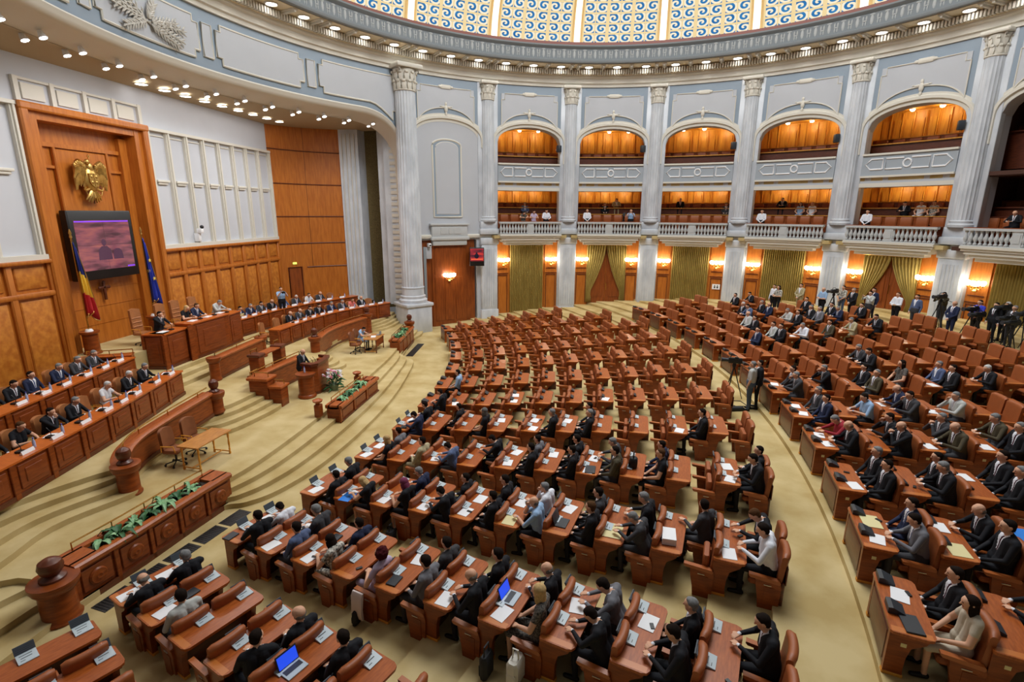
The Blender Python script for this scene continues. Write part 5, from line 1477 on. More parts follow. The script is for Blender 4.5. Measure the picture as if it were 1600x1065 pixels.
# long member tables, two rows on each side (faces toward the hall)
NF = smooth_poly([(-15.35,-14.6),(-15.28,-12.6),(-15.38,-10.9),(-15.95,-7.4),(-16.95,-3.3)])
NB = smooth_poly([(-17.55,-14.0),(-17.55,-11.0),(-18.15,-7.3),(-19.15,-2.95)])
FF = smooth_poly([(-17.25,3.45),(-16.8,8.0),(-14.75,12.1)])
FB = smooth_poly([(-19.65,4.0),(-19.0,8.2),(-17.05,12.45)])
T = {}
for nm, face, z0, npan, lab in (('NF',NF,1.12,11,'long curved wooden member table, front row on the near side of the stage'),
        ('NB',NB,1.45,10,'long curved wooden member table, back row on the near side of the stage'),
        ('FF',FF,1.12,9,'long curved wooden member table, front row on the far side'),
        ('FB',FB,1.45,8,'long curved wooden member table, back row on the far side')):
    o = empty('member_table', (0,0,0), 0, lab, 'table'); panelled(face, z0, .92, .52, o, 0, npan); T[nm] = o
# presidium desk: three joined bodies
o = empty('presidium_desk', (0,0,0), 0, 'tall three-part wooden presidium desk in the middle of the stage, under the screen', 'desk')
pres = [(-19.5,-2.05),(-18.65,-2.0),(-18.75,-.55)]
panelled([(-19.45,-2.1),(-18.68,-1.98)], 1.6, 1.42, .5, o, 0, 1); panelled([(-18.66,-1.98),(-18.72,-.6)], 1.6, 1.42, .6, o, 0, 1)
panelled([(-18.6,-.6),(-18.55,1.75)], 1.6, 1.55, .7, o, 0, 1); panelled([(-18.6,1.75),(-18.66,2.75)], 1.6, 1.5, .6, o, 0, 1)
# balustrades with newels and brass rails
def newel(pos, r, h, label, o=None, ball=True):
    if o is None: o = empty('newel_post', pos, 0, label, 'post'); base = (0,0,0)
    MB().lathe([(r*.9,0),(r*.95,.05),(r*.82,.12),(r*.82,h-.22),(r*1.0,h-.18),(r*1.12,h-.08),(r*1.12,h),(r*.8,h+.02)], 20).build('post', 'wood', o)
    if ball: MB().lathe([(r*.62,h),(r*.6,h+.06),(r*.36,h+.12),(r*.5,h+.18),(r*.58,h+.28),(r*.5,h+.38),(r*.25,h+.44),(.01,h+.46)], 18).build('ball', 'wood_dark', o)
    return o
def balustrade(line, z0, h, label, zend=None, post_n=5):
    o = empty('stage_balustrade', (0,0,0), 0, label, 'balustrade')
    zt = lambda i: (z0 if zend is None else z0+(zend-z0)*i/(len(line)-1))
    pts = [(p[0], p[1], zt(i)) for i, p in enumerate(line)]
    b = MB(); b.path(pts, [(-.14,0),(.14,0),(.14,h-.1),(-.14,h-.1)]); b.build('wall_body', 'wood', o, smooth=30)
    b = MB(); b.path(pts, [(-.2,h-.1),(.2,h-.1),(.22,h-.03),(.16,h),(-.16,h),(-.22,h-.03)]); b.build('cap', 'wood_top', o, smooth=30)
    b = MB(); b.path(pts, [(-.17,.02),(.17,.02),(.17,.12),(-.17,.12)]); b.build('plinth', 'wood_dark', o, smooth=30)
    r_ = MB(); r_.tube([(p[0],p[1],p[2]+h+.16) for p in pts], .022, 6); r_.build('brass_rail', 'brass', o)
    n = len(pts)
    for i in range(post_n):
        p = pts[int((i+.5)*n/post_n)]; MB().tube([(p[0],p[1],p[2]+h-.01),(p[0],p[1],p[2]+h+.16)], .016, 6).build('rail_post', 'brass', o)
    return o
balustrade(smooth_poly([(-14.05,-9.0),(-14.3,-8.78),(-14.55,-8.35),(-14.72,-7.7),(-14.78,-6.7),(-14.78,-5.8),(-14.78,-4.85)]), .56, .85, 'curved wooden balustrade with brass rail behind the near folding table', 1.0)
newel((-13.98,-8.98,.56), .30, .85, 'stout round newel post with ball at the near end of the curved balustrade')
newel((-14.7,-4.6,1.05), .27, .72, 'round newel post with ball at the far end of the near curved balustrade')
balustrade(smooth_poly([(-15.25,3.4),(-15.6,5.0),(-15.7,6.8),(-15.35,9.4)]), .75, 1.0, 'curved wooden balustrade with brass rail behind the clerk table', .6)
newel((-15.15,3.05,1.0), .27, .85, 'round newel post with ball at the near end of the far balustrade')
newel((-15.3,9.65,.56), .3, 1.15, 'round newel post with ball behind the clerk in blue')
balustrade([(-16.95,-1.5),(-17.05,.0),(-17.15,1.75)], 1.12, .92, 'straight wooden balustrade with brass rail below the presidium desk', None, 5)
newel((-16.93,-1.62,1.12), .24, .95, 'plain round post at the near end of the balustrade below the presidium', ball=False)
newel((-17.17,1.9,1.12), .24, .95, 'plain round post at the far end of the balustrade below the presidium', ball=False)
balustrade([(-20.7,-3.35),(-20.0,-3.1),(-19.35,-2.75)], 1.45, 1.0, 'short wooden balustrade with brass rail beside the near end of the presidium', None, 3)
# low wall and stair block, stenographers' bench
balustrade([(-14.95,-2.2),(-14.9,-.9),(-14.75,.9)], .56, 1.0, 'low wooden partition behind the speaker, running beside the short steps')
def rail_piece(o, a, b, h=.16):
    MB().tube([(a[0],a[1],a[2]-h),a,b,(b[0],b[1],b[2]-h)], .02, 6).build('brass_rail', 'brass', o)
o = empty('stair_block', (-14.0,-2.45,.56), 0, 'stepped wooden block with brass rails beside the short steps, near the speaker', 'stair block')
MB().bbox(-.75,.0,-.28,.28,.0,1.0,.02).build('upper_body','wood',o); MB().bbox(-.82,.05,-.34,.34,1.0,1.1,.03).build('upper_cap','wood_top',o)
MB().bbox(.0,.5,-.24,.24,-.0,.72,.02).build('lower_body','wood',o); MB().bbox(-.0,.56,-.3,.3,.72,.81,.03).build('lower_cap','wood_top',o)
rail_piece(o, (-.7,-.2,1.3), (-.7,.25,1.3)); rail_piece(o, (-.6,-.1,1.28), (-.05,-.1,1.28)); rail_piece(o, (.08,0,1.0), (.5,.0,1.0))
o = empty('stenographer_bench', (-15.5,-.35,1.12), 0, 'open wooden writing bench on two blocks with brass rails, behind the speaker', 'bench')
MB().bbox(-.22,.22,-.85,-.45,0,.88,.02).build('block','wood',o); MB().bbox(-.22,.22,.75,1.1,0,.88,.02).build('block','wood',o)
MB().bbox(-.27,.27,-.9,-.4,.88,.98,.03).build('cap','wood_dark',o); MB().bbox(-.27,.27,.7,1.15,.88,.98,.03).build('cap','wood_dark',o); MB().bbox(-.22,.22,-.42,.74,.86,.92,.02).build('writing_top','wood_top',o)
rail_piece(o, (-.1,-.85,1.16), (-.1,-.45,1.16)); rail_piece(o, (-.1,.75,1.16), (-.1,1.1,1.16))
# rostrum
o = empty('rostrum', (-13.15,-.75,.56), 0, 'wooden speaker rostrum with curved side pod at the middle of the stage', 'lectern')
MB().lathe([(.34,0),(.36,.04),(.34,.1),(.30,.14),(.30,.84),(.36,.90),(.38,.98),(.1,1.0)], 20, 0, Matrix.Translation((-.02,-.72,0))).build('side_pod','wood',o)
MB().prism([(-.30,-.45),(.12,-.5),(.28,-.3),(.30,.35),(.16,.85),(-.25,.9),(-.25,.65),(-.02,.55),(.0,-.2),(-.30,-.2)],0,1.18).build('front_body','wood',o,smooth=20)
MB().prism([(-.35,-.5),(.14,-.56),(.34,-.34),(.36,.38),(.2,.92),(-.3,.97),(-.3,.88),(.02,.8),(.12,.3),(.1,-.25),(-.35,-.3)],1.18,1.28).build('rim','wood_dark',o,smooth=20)
MB().prism([(-.35,-.45),(.05,-.45),(.1,.5),(-.3,.8)],1.0,1.03).build('reading_shelf','wood_top',o,smooth=20)
MB().prism([(-.32,-.47),(.14,-.53),(.31,-.32),(.33,.36),(.19,.88),(-.28,.93)],0,.1).build('plinth','wood_dark',o,smooth=20)
m1 = MB(); m1.tube([(0,.1,1.03),(-.02,.1,1.3),(-.12,.1,1.42)],.01,5); m1.tube([(0,-.1,1.03),(-.02,-.1,1.3),(-.12,-.1,1.42)],.01,5); m1.build('microphone','black',o)
o = tag(MB().box(-.1,.1,-.14,.14,0,.012).build('speech_paper','white',loc=(-13.3,-.62,1.60),smooth=0), 'white speech sheet on the rostrum shelf', 'paper')
def bottle(p, label, group='water bottles'):
    o = empty('water_bottle', p, 0, label, 'bottle', group)
    MB().lathe([(.035,0),(.036,.02),(.034,.15),(.014,.2),(.012,.23)], 8).build('body','glass_blue',o); MB().lathe([(.015,.225),(.015,.25)], 8).build('cap', mat('cap_blue', rgb(60,80,200), .4), o)
bottle((-13.2,-1.47,1.56), 'clear water bottle standing on the side pod of the rostrum')
# flower arrangement
fl = empty('flower_arrangement', (-12.5,-.55,.56), 0, 'bouquet of white lilies and pink flowers on the floor before the rostrum', 'flowers')
rf = random.Random(5)
MB().lathe([(.16,0),(.2,.25),(.14,.3)], 14).build('basket', mat('basket_green', rgb(120,140,110), .6), fl)
lv = MB()
for i in range(60):
    a = rf.uniform(0,2*PI); r = rf.uniform(.1,.46); z = rf.uniform(.1,.8)
    lv.tube([(r*.3*math.cos(a),r*.3*math.sin(a),z*.7),(r*.8*math.cos(a),r*.8*math.sin(a),z),(r*1.15*math.cos(a),r*1.15*math.sin(a),z-.08)],[.01,.035,.004],5)
lv.build('leaves','leaf_dark',fl)
for q, (nm, m_, n_) in enumerate((('lily','petal_white',22),('pink_flower','petal_pink',14))):
    for i in range(n_):
        a = rf.uniform(0,2*PI); r = rf.uniform(.08,.40); z = .45+.45*math.sqrt(max(0,1-(r/.45)**2))*rf.uniform(.5,1)
        f_ = MB()
        for k in range(6):
            b = k*PI/3; f_.tube([(0,0,0),(.05*math.cos(b),.05*math.sin(b),.035),(.085*math.cos(b),.085*math.sin(b),.02)],[.008,.026,.004],4)
        f_.build(nm, m_, fl, loc=(r*math.cos(a),r*math.sin(a),z), rot=(rf.uniform(-.8,.8),rf.uniform(-.2,.9),0))
# planters
def leaf_plant(i, p, big, label, group):
    rr_ = random.Random(i); m1 = MB()
    for k in range(26 if big else 18):
        a = rr_.uniform(0,2*PI); L_ = rr_.uniform(.16,.34)*(1.15 if big else .9); e = rr_.uniform(.15,1.1)
        c, s_ = math.cos(a), math.sin(a); pts = [(0,0,.02),(L_*.4*c,L_*.4*s_,L_*.5*e+.05),(L_*.8*c,L_*.8*s_,L_*.55*e+.03),(L_*1.15*c,L_*1.15*s_,L_*.3*e-.05)]
        # flat leaf blade
        w = rr_.uniform(.035,.06); o_ = len(m1.v); vs = []
        for q, ww in zip(pts, (.2,1,.85,.05)): vs += [(q[0]-s_*w*ww,q[1]+c*w*ww,q[2]+.01),(q[0],q[1],q[2]-.008),(q[0]+s_*w*ww,q[1]-c*w*ww,q[2]+.01)]
        m1.add(vs, [(j*3+t,j*3+t+1,j*3+t+4,j*3+t+3) for j in range(3) for t in range(2)])
    o = m1.build('foliage_plant', 'leaf' if i%2 else 'leaf_dark', loc=p, smooth=60)
    return tag(o, label, 'plant', group)
def planter(face, z0, h, label, key, n_pan, med, plants, ends=True, dep=.55):
    o = empty('wooden_planter', (0,0,0), 0, label, 'planter')
    b = MB(); b.path(face, [(0,0),(dep,0),(dep,h-.1),(0,h-.1)]); b.build('body','wood',o,smooth=30,loc=(0,0,z0))
    b = MB(); b.path(face, [(-.08,h-.12),(.10,h-.12),(.10,h),(-.05,h),(-.09,h-.04)]); b.build('front_cap','wood_top',o,smooth=30,loc=(0,0,z0))
    b = MB(); b.path(face, [(dep-.1,h-.12),(dep+.06,h-.12),(dep+.06,h),(dep-.1,h)]); b.build('back_cap','wood_top',o,smooth=30,loc=(0,0,z0))
    b = MB(); b.path(face, [(.1,h-.14),(dep-.1,h-.14),(dep-.1,h-.07),(.1,h-.07)]); b.build('soil', mat('soil', rgb(44,30,20), .9),o,loc=(0,0,z0))
    b = MB(); b.path(face, [(-.05,0),(.02,0),(.02,.14),(-.05,.14)]); b.build('plinth','wood_dark',o,smooth=30,loc=(0,0,z0))
    P_ = [Vector(p) for p in face]; L_ = [0]
    for i in range(len(P_)-1): L_.append(L_[-1]+(P_[i+1]-P_[i]).length)
    def at(s):
        for i in range(len(P_)-1):
            if s <= L_[i+1] or i == len(P_)-2: 
                d = (P_[i+1]-P_[i]).normalized(); return P_[i]+d*(s-L_[i]), d
    for s0, s1 in ((0,.5),(L_[-1]-.5,L_[-1])):
        b = MB(); a_, d_ = at(s0); c_, e_ = at(s1); b.path([tuple(a_),tuple(c_)], [(.05,h-.1),(dep-.05,h-.1),(dep-.05,h),(.05,h)]); b.build('end_cap','wood_top',o,loc=(0,0,z0))
    w = L_[-1]/n_pan
    for i in range(n_pan):
        p, d = at((i+.5)*w); nn = Vector((d.y,-d.x))
        mt = Matrix(((nn.x,d.x,0,p.x),(nn.y,d.y,0,p.y),(0,0,1,z0),(0,0,0,1)))
        q = MB(); a = w*.38; q.bbox(-.01,.03,-a,a,.22,h-.22,.012,0,mt); q.build('panel','panel_wood',o,smooth=30)
        p2, d2 = at(i*w); mt3 = Matrix(((d2.y,d2.x,0,p2.x),(-d2.x,d2.y,0,p2.y),(0,0,1,z0),(0,0,0,1)))
        MB().bbox(-.01,.05,-w*.06,w*.06,0,h-.1,.012,0,mt3).build('pilaster','wood',o,smooth=30)
        if med: MB().lathe([(.001,.06),(.05,.075),(.10,.055),(.15,.06),(.18,.03)], 18, 0, mt @ Matrix.Translation((.01,0,h*.48)) @ Matrix.Rotation(R(90),4,'Y')).build('medallion','wood',o)
    r_ = MB(); pts = []
    for i in range(13):
        p, d = at(.35+(L_[-1]-.7)*i/12); nn = Vector((-d.y,d.x)); q = p+nn*(dep-.02); pts.append((q.x,q.y,z0+h+.17))
    r_.tube([(pts[0][0],pts[0][1],z0+h)]+pts+[(pts[-1][0],pts[-1][1],z0+h)], .018, 6); r_.build('brass_rail','brass',o)
    for i in (3, 6, 9): MB().tube([pts[i], (pts[i][0],pts[i][1],z0+h-.02)], .013, 5).build('rail_post','brass',o)
    rr_ = random.Random(len(label))
    for i in range(plants):
        s = .55+(L_[-1]-1.3)*(i+.5)/plants; p, d = at(s); q = p+Vector((-d.y,d.x))*(dep*.5)
        leaf_plant(i*7+len(label), (q.x,q.y,z0+h-.1), i%3 == 1, f'leafy green plant in the {key} planter, {orth(i)} from its near end', f'foliage in the {key} planter')
    return o
planter([(-12.28,-12.1),(-12.05,-10.8),(-11.92,-9.6),(-11.72,-8.2)], 0, .92, 'long curved wooden planter with round medallions at the near end of the stage', 'near', 5, True, 7)
o = newel((-12.35,-12.42,0), .36, .88, 'large round newel post with ball at the near end of the near planter')
planter([(-11.0,-3.15),(-11.0,-1.4),(-10.98,.35)], .2, .72, 'short wooden planter with leafy plants in the middle of the front steps', 'middle', 3, False, 5, dep=.5)
for y, w_ in ((-3.35,'near'),(.0,'far')):
    q = empty('finial_block', (-11.72,y,.56), 0, f'small carved wooden finial block on the stage edge, {w_} end of the middle planter', 'finial')
    MB().bbox(-.1,.12,-.14,.14,0,.46,.03).build('base','wood',q); MB().lathe([(.1,.46),(.06,.5),(.16,.56),(.18,.62),(.1,.66)], 14).build('head','wood_top',q)
planter([(-12.15,6.35),(-12.3,7.8),(-12.55,9.95)], 0, 1.0, 'wooden planter with leafy plants at the far end of the stage', 'far', 4, False, 6, dep=.5)
newel((-12.85,10.25,0), .28, 1.2, 'small newel post with ball at the far end of the far planter')
# air grilles in the floor in front of the planters
gi = 0
for (x0, y0, x1, y1, n_) in ((-11.85,-12.2,-11.15,-8.45,5), (-11.75,6.75,-11.95,9.6,4)):
    for i in range(n_):
        t = (i+.5)/n_; x, y = x0+(x1-x0)*t, y0+(y1-y0)*t; a = math.atan2(y1-y0, x1-x0)-PI/2
        q = empty('floor_grille', (x,y,.0), a, f'black floor air grille, {orth(i)} from the near end, before the {"near" if n_==5 else "far"} planter', 'grille', 'black floor air grilles')
        MB().box(-.2,.2,-.34,.34,.001,.008).build('frame','grille',q,smooth=0)
        g_ = MB()
        for k in range(10): g_.box(-.18,.18,-.3+k*.062,-.27+k*.062,.008,.012)
        g_.build('slats','black',q,smooth=0)
# tables and swivel chairs
def small_table(p, rz, w, d, label, turned=True):
    o = empty('wooden_table', p, rz, label, 'table')
    MB().bbox(-d/2,d/2,-w/2,w/2,.71,.75,.012).build('top', mat('oak_top', rgb(202,138,66), .35, scale=4, stretch=(4,1,1), col2=rgb(180,116,50), coat=.3), o)
    for sx in (-1, 1):
        for sy in (-1, 1):
            x, y = sx*(d/2-.07), sy*(w/2-.1)
            MB().lathe([(.03,0),(.035,.05),(.022,.1),(.03,.16),(.018,.2),(.032,.34),(.018,.5),(.03,.54),(.03,.71)], 10, 0, Matrix.Translation((x,y,0))).build('leg','wood_dark' if not turned else 'wood_gold',o)
    m1 = MB()
    for sy in (-1, 1): m1.tube([(-d/2+.07,sy*(w/2-.1),.08),(d/2-.07,sy*(w/2-.1),.08)],.018,6)
    m1.tube([(0,-w/2+.1,.08),(0,w/2-.1,.08)],.018,6); m1.build('stretcher','wood_gold',o)
    if not turned: MB().bbox(d/2-.09,d/2-.06,-w/2+.1,w/2-.1,.3,.71,.01).build('modesty_panel','wood',o)
    return o
small_table((-13.25,-7.05,.56), R(-4), 1.35, .68, 'empty light oak table with turned legs on the near side of the stage')
small_table((-13.3,5.75,.56), R(3), 1.35, .75, 'clerk wooden table with papers, on the far side of the stage', False)
def swivel(p, rz, label, m='leather_brown', high=0, group=None):
    o = empty('swivel_chair', p, rz, label, 'chair', group)
    MB().bbox(-.25,.25,-.25,.25,.42,.53,.045).build('seat',m,o)
    b = MB(); n = 6; vs = []
    for side in (0,1):
        for j in range(6):
            z = .55+(.58+high)*j/5
            for i in range(n+1):
                u = 2*i/n-1; w = .25*(1-.12*(j/5)**3*(1 if not high else .5)); vs.append((-.22-.05*j/5-.05*(1-u*u)+(.09 if not side else 0), u*w, z-(.05*u*u if j==5 else 0)))
    m_ = 6*(n+1); fs = []
    for j in range(5):
        for i in range(n): a = j*(n+1)+i; fs += [(a,a+1,a+n+2,a+n+1),(m_+a,m_+a+n+1,m_+a+n+2,m_+a+1)]
    for j in range(5): a = j*(n+1); fs += [(a,a+n+1,m_+a+n+1,m_+a),(a+n,m_+a+n,m_+a+2*n+1,a+2*n+1)]
    for i in range(n): a = 5*(n+1)+i; fs += [(i,m_+i,m_+i+1,i+1),(a,a+1,m_+a+1,m_+a)]
    b.add(vs, fs); b.build('backrest',m,o,smooth=60)
    if high:
        for k in range(3): MB().tube([(-.16-.015*k,-.22,.75+k*.17),(-.20-.015*k,0,.75+k*.17),(-.16-.015*k,.22,.75+k*.17)],.035,6).build('cushion_roll',m,o)
    for s_ in (-1, 1):
        MB().tube([(-.2,s_*.27,.5),(-.18,s_*.29,.68),(.18,s_*.29,.68),(.2,s_*.27,.5)],.018,6).build('armrest','wood_gold',o)
    MB().lathe([(.03,.12),(.03,.42)], 8).build('column','black',o)
    f_ = MB()
    for k in range(5):
        a = k*2*PI/5; f_.tube([(0,0,.13),(.28*math.cos(a),.28*math.sin(a),.07)],.018,5); f_.ball((.28*math.cos(a),.28*math.sin(a),.035),.035,n=8)
    f_.build('star_base','black',o); return o
swivel((-14.0,-7.35,.56), R(5), 'brown leather swivel chair behind the empty oak table, nearer one')
swivel((-13.95,-6.6,.56), R(-5), 'brown leather swivel chair behind the empty oak table, farther one')
swivel((-14.0,5.0,.56), R(0), 'empty brown leather swivel chair beside the clerk in blue')
swivel((-14.1,5.75,.56), R(0), 'brown leather swivel chair the clerk in blue sits on')
swivel((-18.3,4.05,1.12), R(10), 'empty tan swivel chair at the near end of the far front table', 'leather_tan')
# chairs behind the member tables and the presidium
CH0 = None
def chair_at(x, y, z, rz, label):
    global CH0
    if CH0 is None: CH0 = swivel((0,0,0), 0, 'x', 'leather_tan'); o = CH0
    else: o = copy_tree(CH0)
    o.location = (x,y,z); o.rotation_euler = (0,0,rz); return tag(o, label, 'chair', 'tan leather chairs at the member tables')
def face_dir(poly, y):
    for i in range(len(poly)-1):
        if poly[i][1] <= y <= poly[i+1][1] or i == len(poly)-2:
            a, b = Vector(poly[i]), Vector(poly[i+1]); t = max(0, min(1, (y-a.y)/(b.y-a.y))); p = a.lerp(b, t); d = (b-a).normalized(); return p, Vector((d.y,-d.x))
rowdef = {
 'NF': (NF, 1.12, [(-3.75,'K','g',1),(-4.65,'K','w',1),(-5.75,'Z','w',1),(-6.45,None,0,0),(-7.15,'K','g',1),(-8.05,'K','d',2),(-9.0,'E','n',1),(-9.85,'K','d',1),(-10.7,'K','d',1),(-11.5,'K','g',1)], 'near front table'),
 'NB': (NB, 1.45, [(-3.55,'D','g',1),(-4.35,'D','g',1),(-5.2,'N','g',1),(-6.15,'N','d',0),(-6.95,'K','d',1),(-7.8,'K','g',2),(-8.7,'K','g',1)], 'near back table'),
 'FF': (FF, 1.12, [(5.2,None,0,0),(5.95,'K','b',1),(6.75,'D','b',1),(7.5,'K','d',1),(8.1,'K','d',1),(8.9,'N','g',1),(9.6,'D','g',1),(10.25,'A','n',1),(10.9,'K','b',0),(11.5,None,0,0)], 'far front table'),
 'FB': (FB, 1.45, [(4.45,'K','w',1),(5.2,'N','d',1),(5.95,'N','g',1),(6.7,'D','d',1),(7.45,'K','b',1),(8.2,'U','g',1),(9.0,'D','w',1),(9.8,'Z','n',1),(10.55,'D','b',1),(11.4,None,0,0)], 'far back table'),
}
for key, (poly, z0, L_, words) in rowdef.items():
    for i, (y, cl, hr, po) in enumerate(L_):
        p, nn = face_dir(poly, y); q = p-nn*1.05; rz = math.atan2(nn.y, nn.x)
        if not seen(q.x, q.y, z0+1, .02, .02): continue
        who = 'tan leather chair' + ('' if cl else ', empty')
        chair_at(q.x-nn.x*.05, q.y-nn.y*.05, z0, rz, f'{who}, {orth(i)} place from the presidium side, {words}')
        if cl: person(cl, hr, po, (q.x, q.y, z0), rz, f'{orth(i)} place, {words}', 1.03)
        k = p-nn*.28
        n_ = empty('desk_microphone', (k.x,k.y,z0+.92), rz, f'black desk microphone, {orth(i)} place, {words}', 'microphone', 'microphones on the member tables')
        MB().bbox(-.09,.09,-.08,.08,0,.05,.02).build('base','black',n_); MB().tube([(.03,0,.04),(.03,0,.16),(-.05,0,.27)],.009,5).build('stem','black',n_)
        k = p-nn*.12
        n_ = MB().xprism([(-.04,0),(.05,0),(.02,.09)], -.17, .17).build('name_plate','white',loc=(k.x,k.y,z0+.922),rot=(0,0,rz),smooth=0)
        tag(n_, f'white folded name card, {orth(i)} place, {words}', 'name card', 'name cards on the member tables')
        d_ = Vector((-nn.y, nn.x)); k = p-nn*.2+d_*.3
        bottle((k.x,k.y,z0+.922), f'clear water bottle, {orth(i)} place, {words}')
        if i % 2 == 0:
            k = p-nn*.36+d_*.1; n_ = MB().box(-.105,.105,-.15,.15,0,.012).build('paper','white',loc=(k.x,k.y,z0+.922),rot=(0,0,rz+.2),smooth=0)
            tag(n_, f'white papers, {orth(i)} place, {words}', 'paper', 'papers on the member tables')
for i, (y, cl, hr, po) in enumerate(((-1.2,'K','d',2),(.25,'E','y',1),(.85,'N','n',1),(2.2,'L','g',4))):
    x = -19.45
    person(cl, hr, po, (x, y, 2.40), R(5), 'at the presidium desk', 1.03)
for i, y in enumerate((-1.35,-.1,.75,1.8)):
    swivel((-20.15,y,2.4), 0, f'high-backed tan chair with padded rolls, {orth(i)} behind the presidium desk', 'leather_tan', .35, 'high-backed presidium chairs')
for i, (x, y) in enumerate(((-18.95,-1.2),(-18.9,.4),(-18.9,1.3),(-18.95,2.2))):
    n_ = empty('desk_microphone', (x,y,3.02 if i in(0,) else (3.15 if i<3 else 3.1)), 0, f'black microphone on the presidium desk, {orth(i)} from the near end', 'microphone', 'microphones on the presidium desk')
    MB().bbox(-.09,.09,-.08,.08,0,.05,.02).build('base','black',n_); MB().tube([(.03,0,.04),(.03,0,.18),(-.05,0,.32)],.01,5).build('stem','black',n_)
    n_ = MB().box(-.13,.13,-.2,.2,0,.015).build('paper','white',loc=(x-.05,y-.4,3.02 if i in(0,) else 3.15),rot=(0,0,.1),smooth=0); tag(n_, f'white papers on the presidium desk, {orth(i)} heap from the near end', 'paper', 'papers on the presidium desk')
# ================================================================== STANDING PEOPLE AND CAMERAS
def stand(**k):
    d = dict(pel=(0,0,.94), chest=(-.01,0,1.30), neck=(.0,0,1.51), head=(.02,0,1.62), face=(1,0,-.05), knee=[(.02,-.10,.50),(.02,.10,.50)], ankle=[(-.01,-.12,.085),(-.01,.12,.085)],
             elbow=[(-.03,-.27,1.16),(-.03,.27,1.16)], wrist=[(.05,-.27,.92),(.05,.27,.92)], hand=[(.15,0,-1),(.15,0,-1)], tie=True)
    d.update(k); return d
SP = {
 0: stand(),
 1: stand(elbow=[(.08,-.28,1.16),(.08,.28,1.16)], wrist=[(.24,.02,1.16),(.24,-.02,1.12)], hand=[(.1,1,0),(.1,-1,0)]),
 2: stand(elbow=[(.20,-.26,1.28),(.18,.26,1.25)], wrist=[(.32,-.12,1.48),(.34,.10,1.46)], hand=[(.6,.5,.5),(.6,-.5,.5)]),
 3: stand(chest=(.05,0,1.29), neck=(.10,0,1.49), head=(.15,0,1.59), face=(1,0,-.45), elbow=[(.16,-.28,1.14),(.16,.28,1.14)], wrist=[(.34,-.14,1.07),(.34,.14,1.07)], hand=[(1,.5,-.2),(1,-.5,-.2)]),
 4: stand(elbow=[(.10,-.26,1.15),(.10,.26,1.15)], wrist=[(.20,-.05,.98),(.20,.05,.98)], hand=[(.4,.6,-.6),(.4,-.6,-.6)]),
}
SBODY = {}
def get_stand(pose, kind='suit'):
    key = (pose, kind)
    if key not in SBODY:
        P = dict(SP[pose])
        if kind in ('shirt','dress'): P['closed'] = True; P['tie'] = False; P['collar'] = kind == 'shirt'
        if kind == 'dress': P['w'] = .95
        SBODY[key] = body('standing_body_%s' % kind, P, False)
    return SBODY[key]
def sperson(cl, hair, pose, loc, rz, words, scale=1.02):
    return person(cl, hair, pose, loc, rz, '', scale, words=words, get=get_stand)
sperson('K','b',3,(-13.78,-.72,.56), R(0), 'balding man in a black suit speaking at the rostrum, hands on its shelf')
CL['Y'] = ('shirt','suit_light','denim','suit_light','suit_light','skin','denim','man in a grey polo shirt')
CL['C'] = ('dress','shirt_blue','suit_dark','shirt_blue','shirt_blue','skin','suit_dark','clerk in blue')
person('C','d',4,(-14.02,5.75,.56), 0, '', 1.0, words='clerk in a light blue blouse writing at the small table on the stage')
n_ = MB().box(-.12,.12,-.2,.2,0,.015).build('paper','white',loc=(-13.3,5.7,1.31),rot=(0,0,.3),smooth=0); tag(n_, 'white papers spread on the clerk table', 'paper')
q = empty('notebook_computer', (-13.2,6.15,1.31), R(0), 'small grey notebook on the clerk table', 'laptop'); MB().bbox(-.1,.1,-.13,.13,0,.02,.005).build('base','stone_dark',q); MB().box(.1,.115,-.13,.13,.02,.2).build('lid','stone_dark',q,smooth=0)
def tripod_camera(p, rz, h, label, group=None):
    o = empty('video_camera', p, rz, label, 'video camera', group)
    for k in range(3):
        a = PI/3+k*2*PI/3; MB().tube([(0,0,h-.12),(.38*math.cos(a),.38*math.sin(a),0)],[.028,.014],6).build('tripod_leg','black',o)
    MB().lathe([(.06,h-.16),(.08,h-.08),(.05,h)], 10).build('head','black',o)
    MB().bbox(-.26,.22,-.08,.08,h,h+.2,.03).build('body','black',o)
    MB().lathe([(.07,0),(.075,.2),(.09,.26)],12,0,Matrix.Translation((.2,0,h+.1))@Matrix.Rotation(R(90),4,'Y')).build('lens','charcoal',o)
    MB().bbox(-.12,.02,.08,.16,h+.16,h+.26,.02).build('viewfinder','black',o); MB().tube([(-.1,0,h+.2),(-.05,0,h+.28),(.12,0,h+.28),(.16,0,h+.2)],.015,6).build('handle','black',o)
    MB().tube([(-.15,.0,h-.02),(-.5,.12,h-.15)],.012,6).build('pan_handle','black',o)
    return o
# two men and a camera in the curved aisle
sperson('Y','g',0,(3.42,-1.75,1.04), R(150), 'man in a pale short-sleeved shirt standing behind the camera in the curved aisle')
sperson('K','d',0,(3.72,-1.55,1.04), R(165), 'man in a black suit standing with his back turned in the curved aisle')
tripod_camera((3.15,-.55,1.04), R(170), 1.35, 'black video camera on a tripod in the curved aisle')
cb = MB(); cb.tube([(3.1,-.6,1.06),(2.85,-1.1,1.055),(3.1,-1.5,1.055),(3.5,-1.4,1.055),(3.4,-.9,1.055),(2.95,-.9,1.055)],.015,5); tag(cb.build('camera_cable','black'), 'black cable on the carpet below the camera tripod in the aisle', 'cable')
q = tag(MB().bbox(-.3,.3,-.12,.12,0,.12,.04).build('cloth_bag','denim',loc=(2.95,-1.85,1.045),rot=(0,0,.2)), 'flat black bag lying on the aisle carpet by the tripod', 'bag')
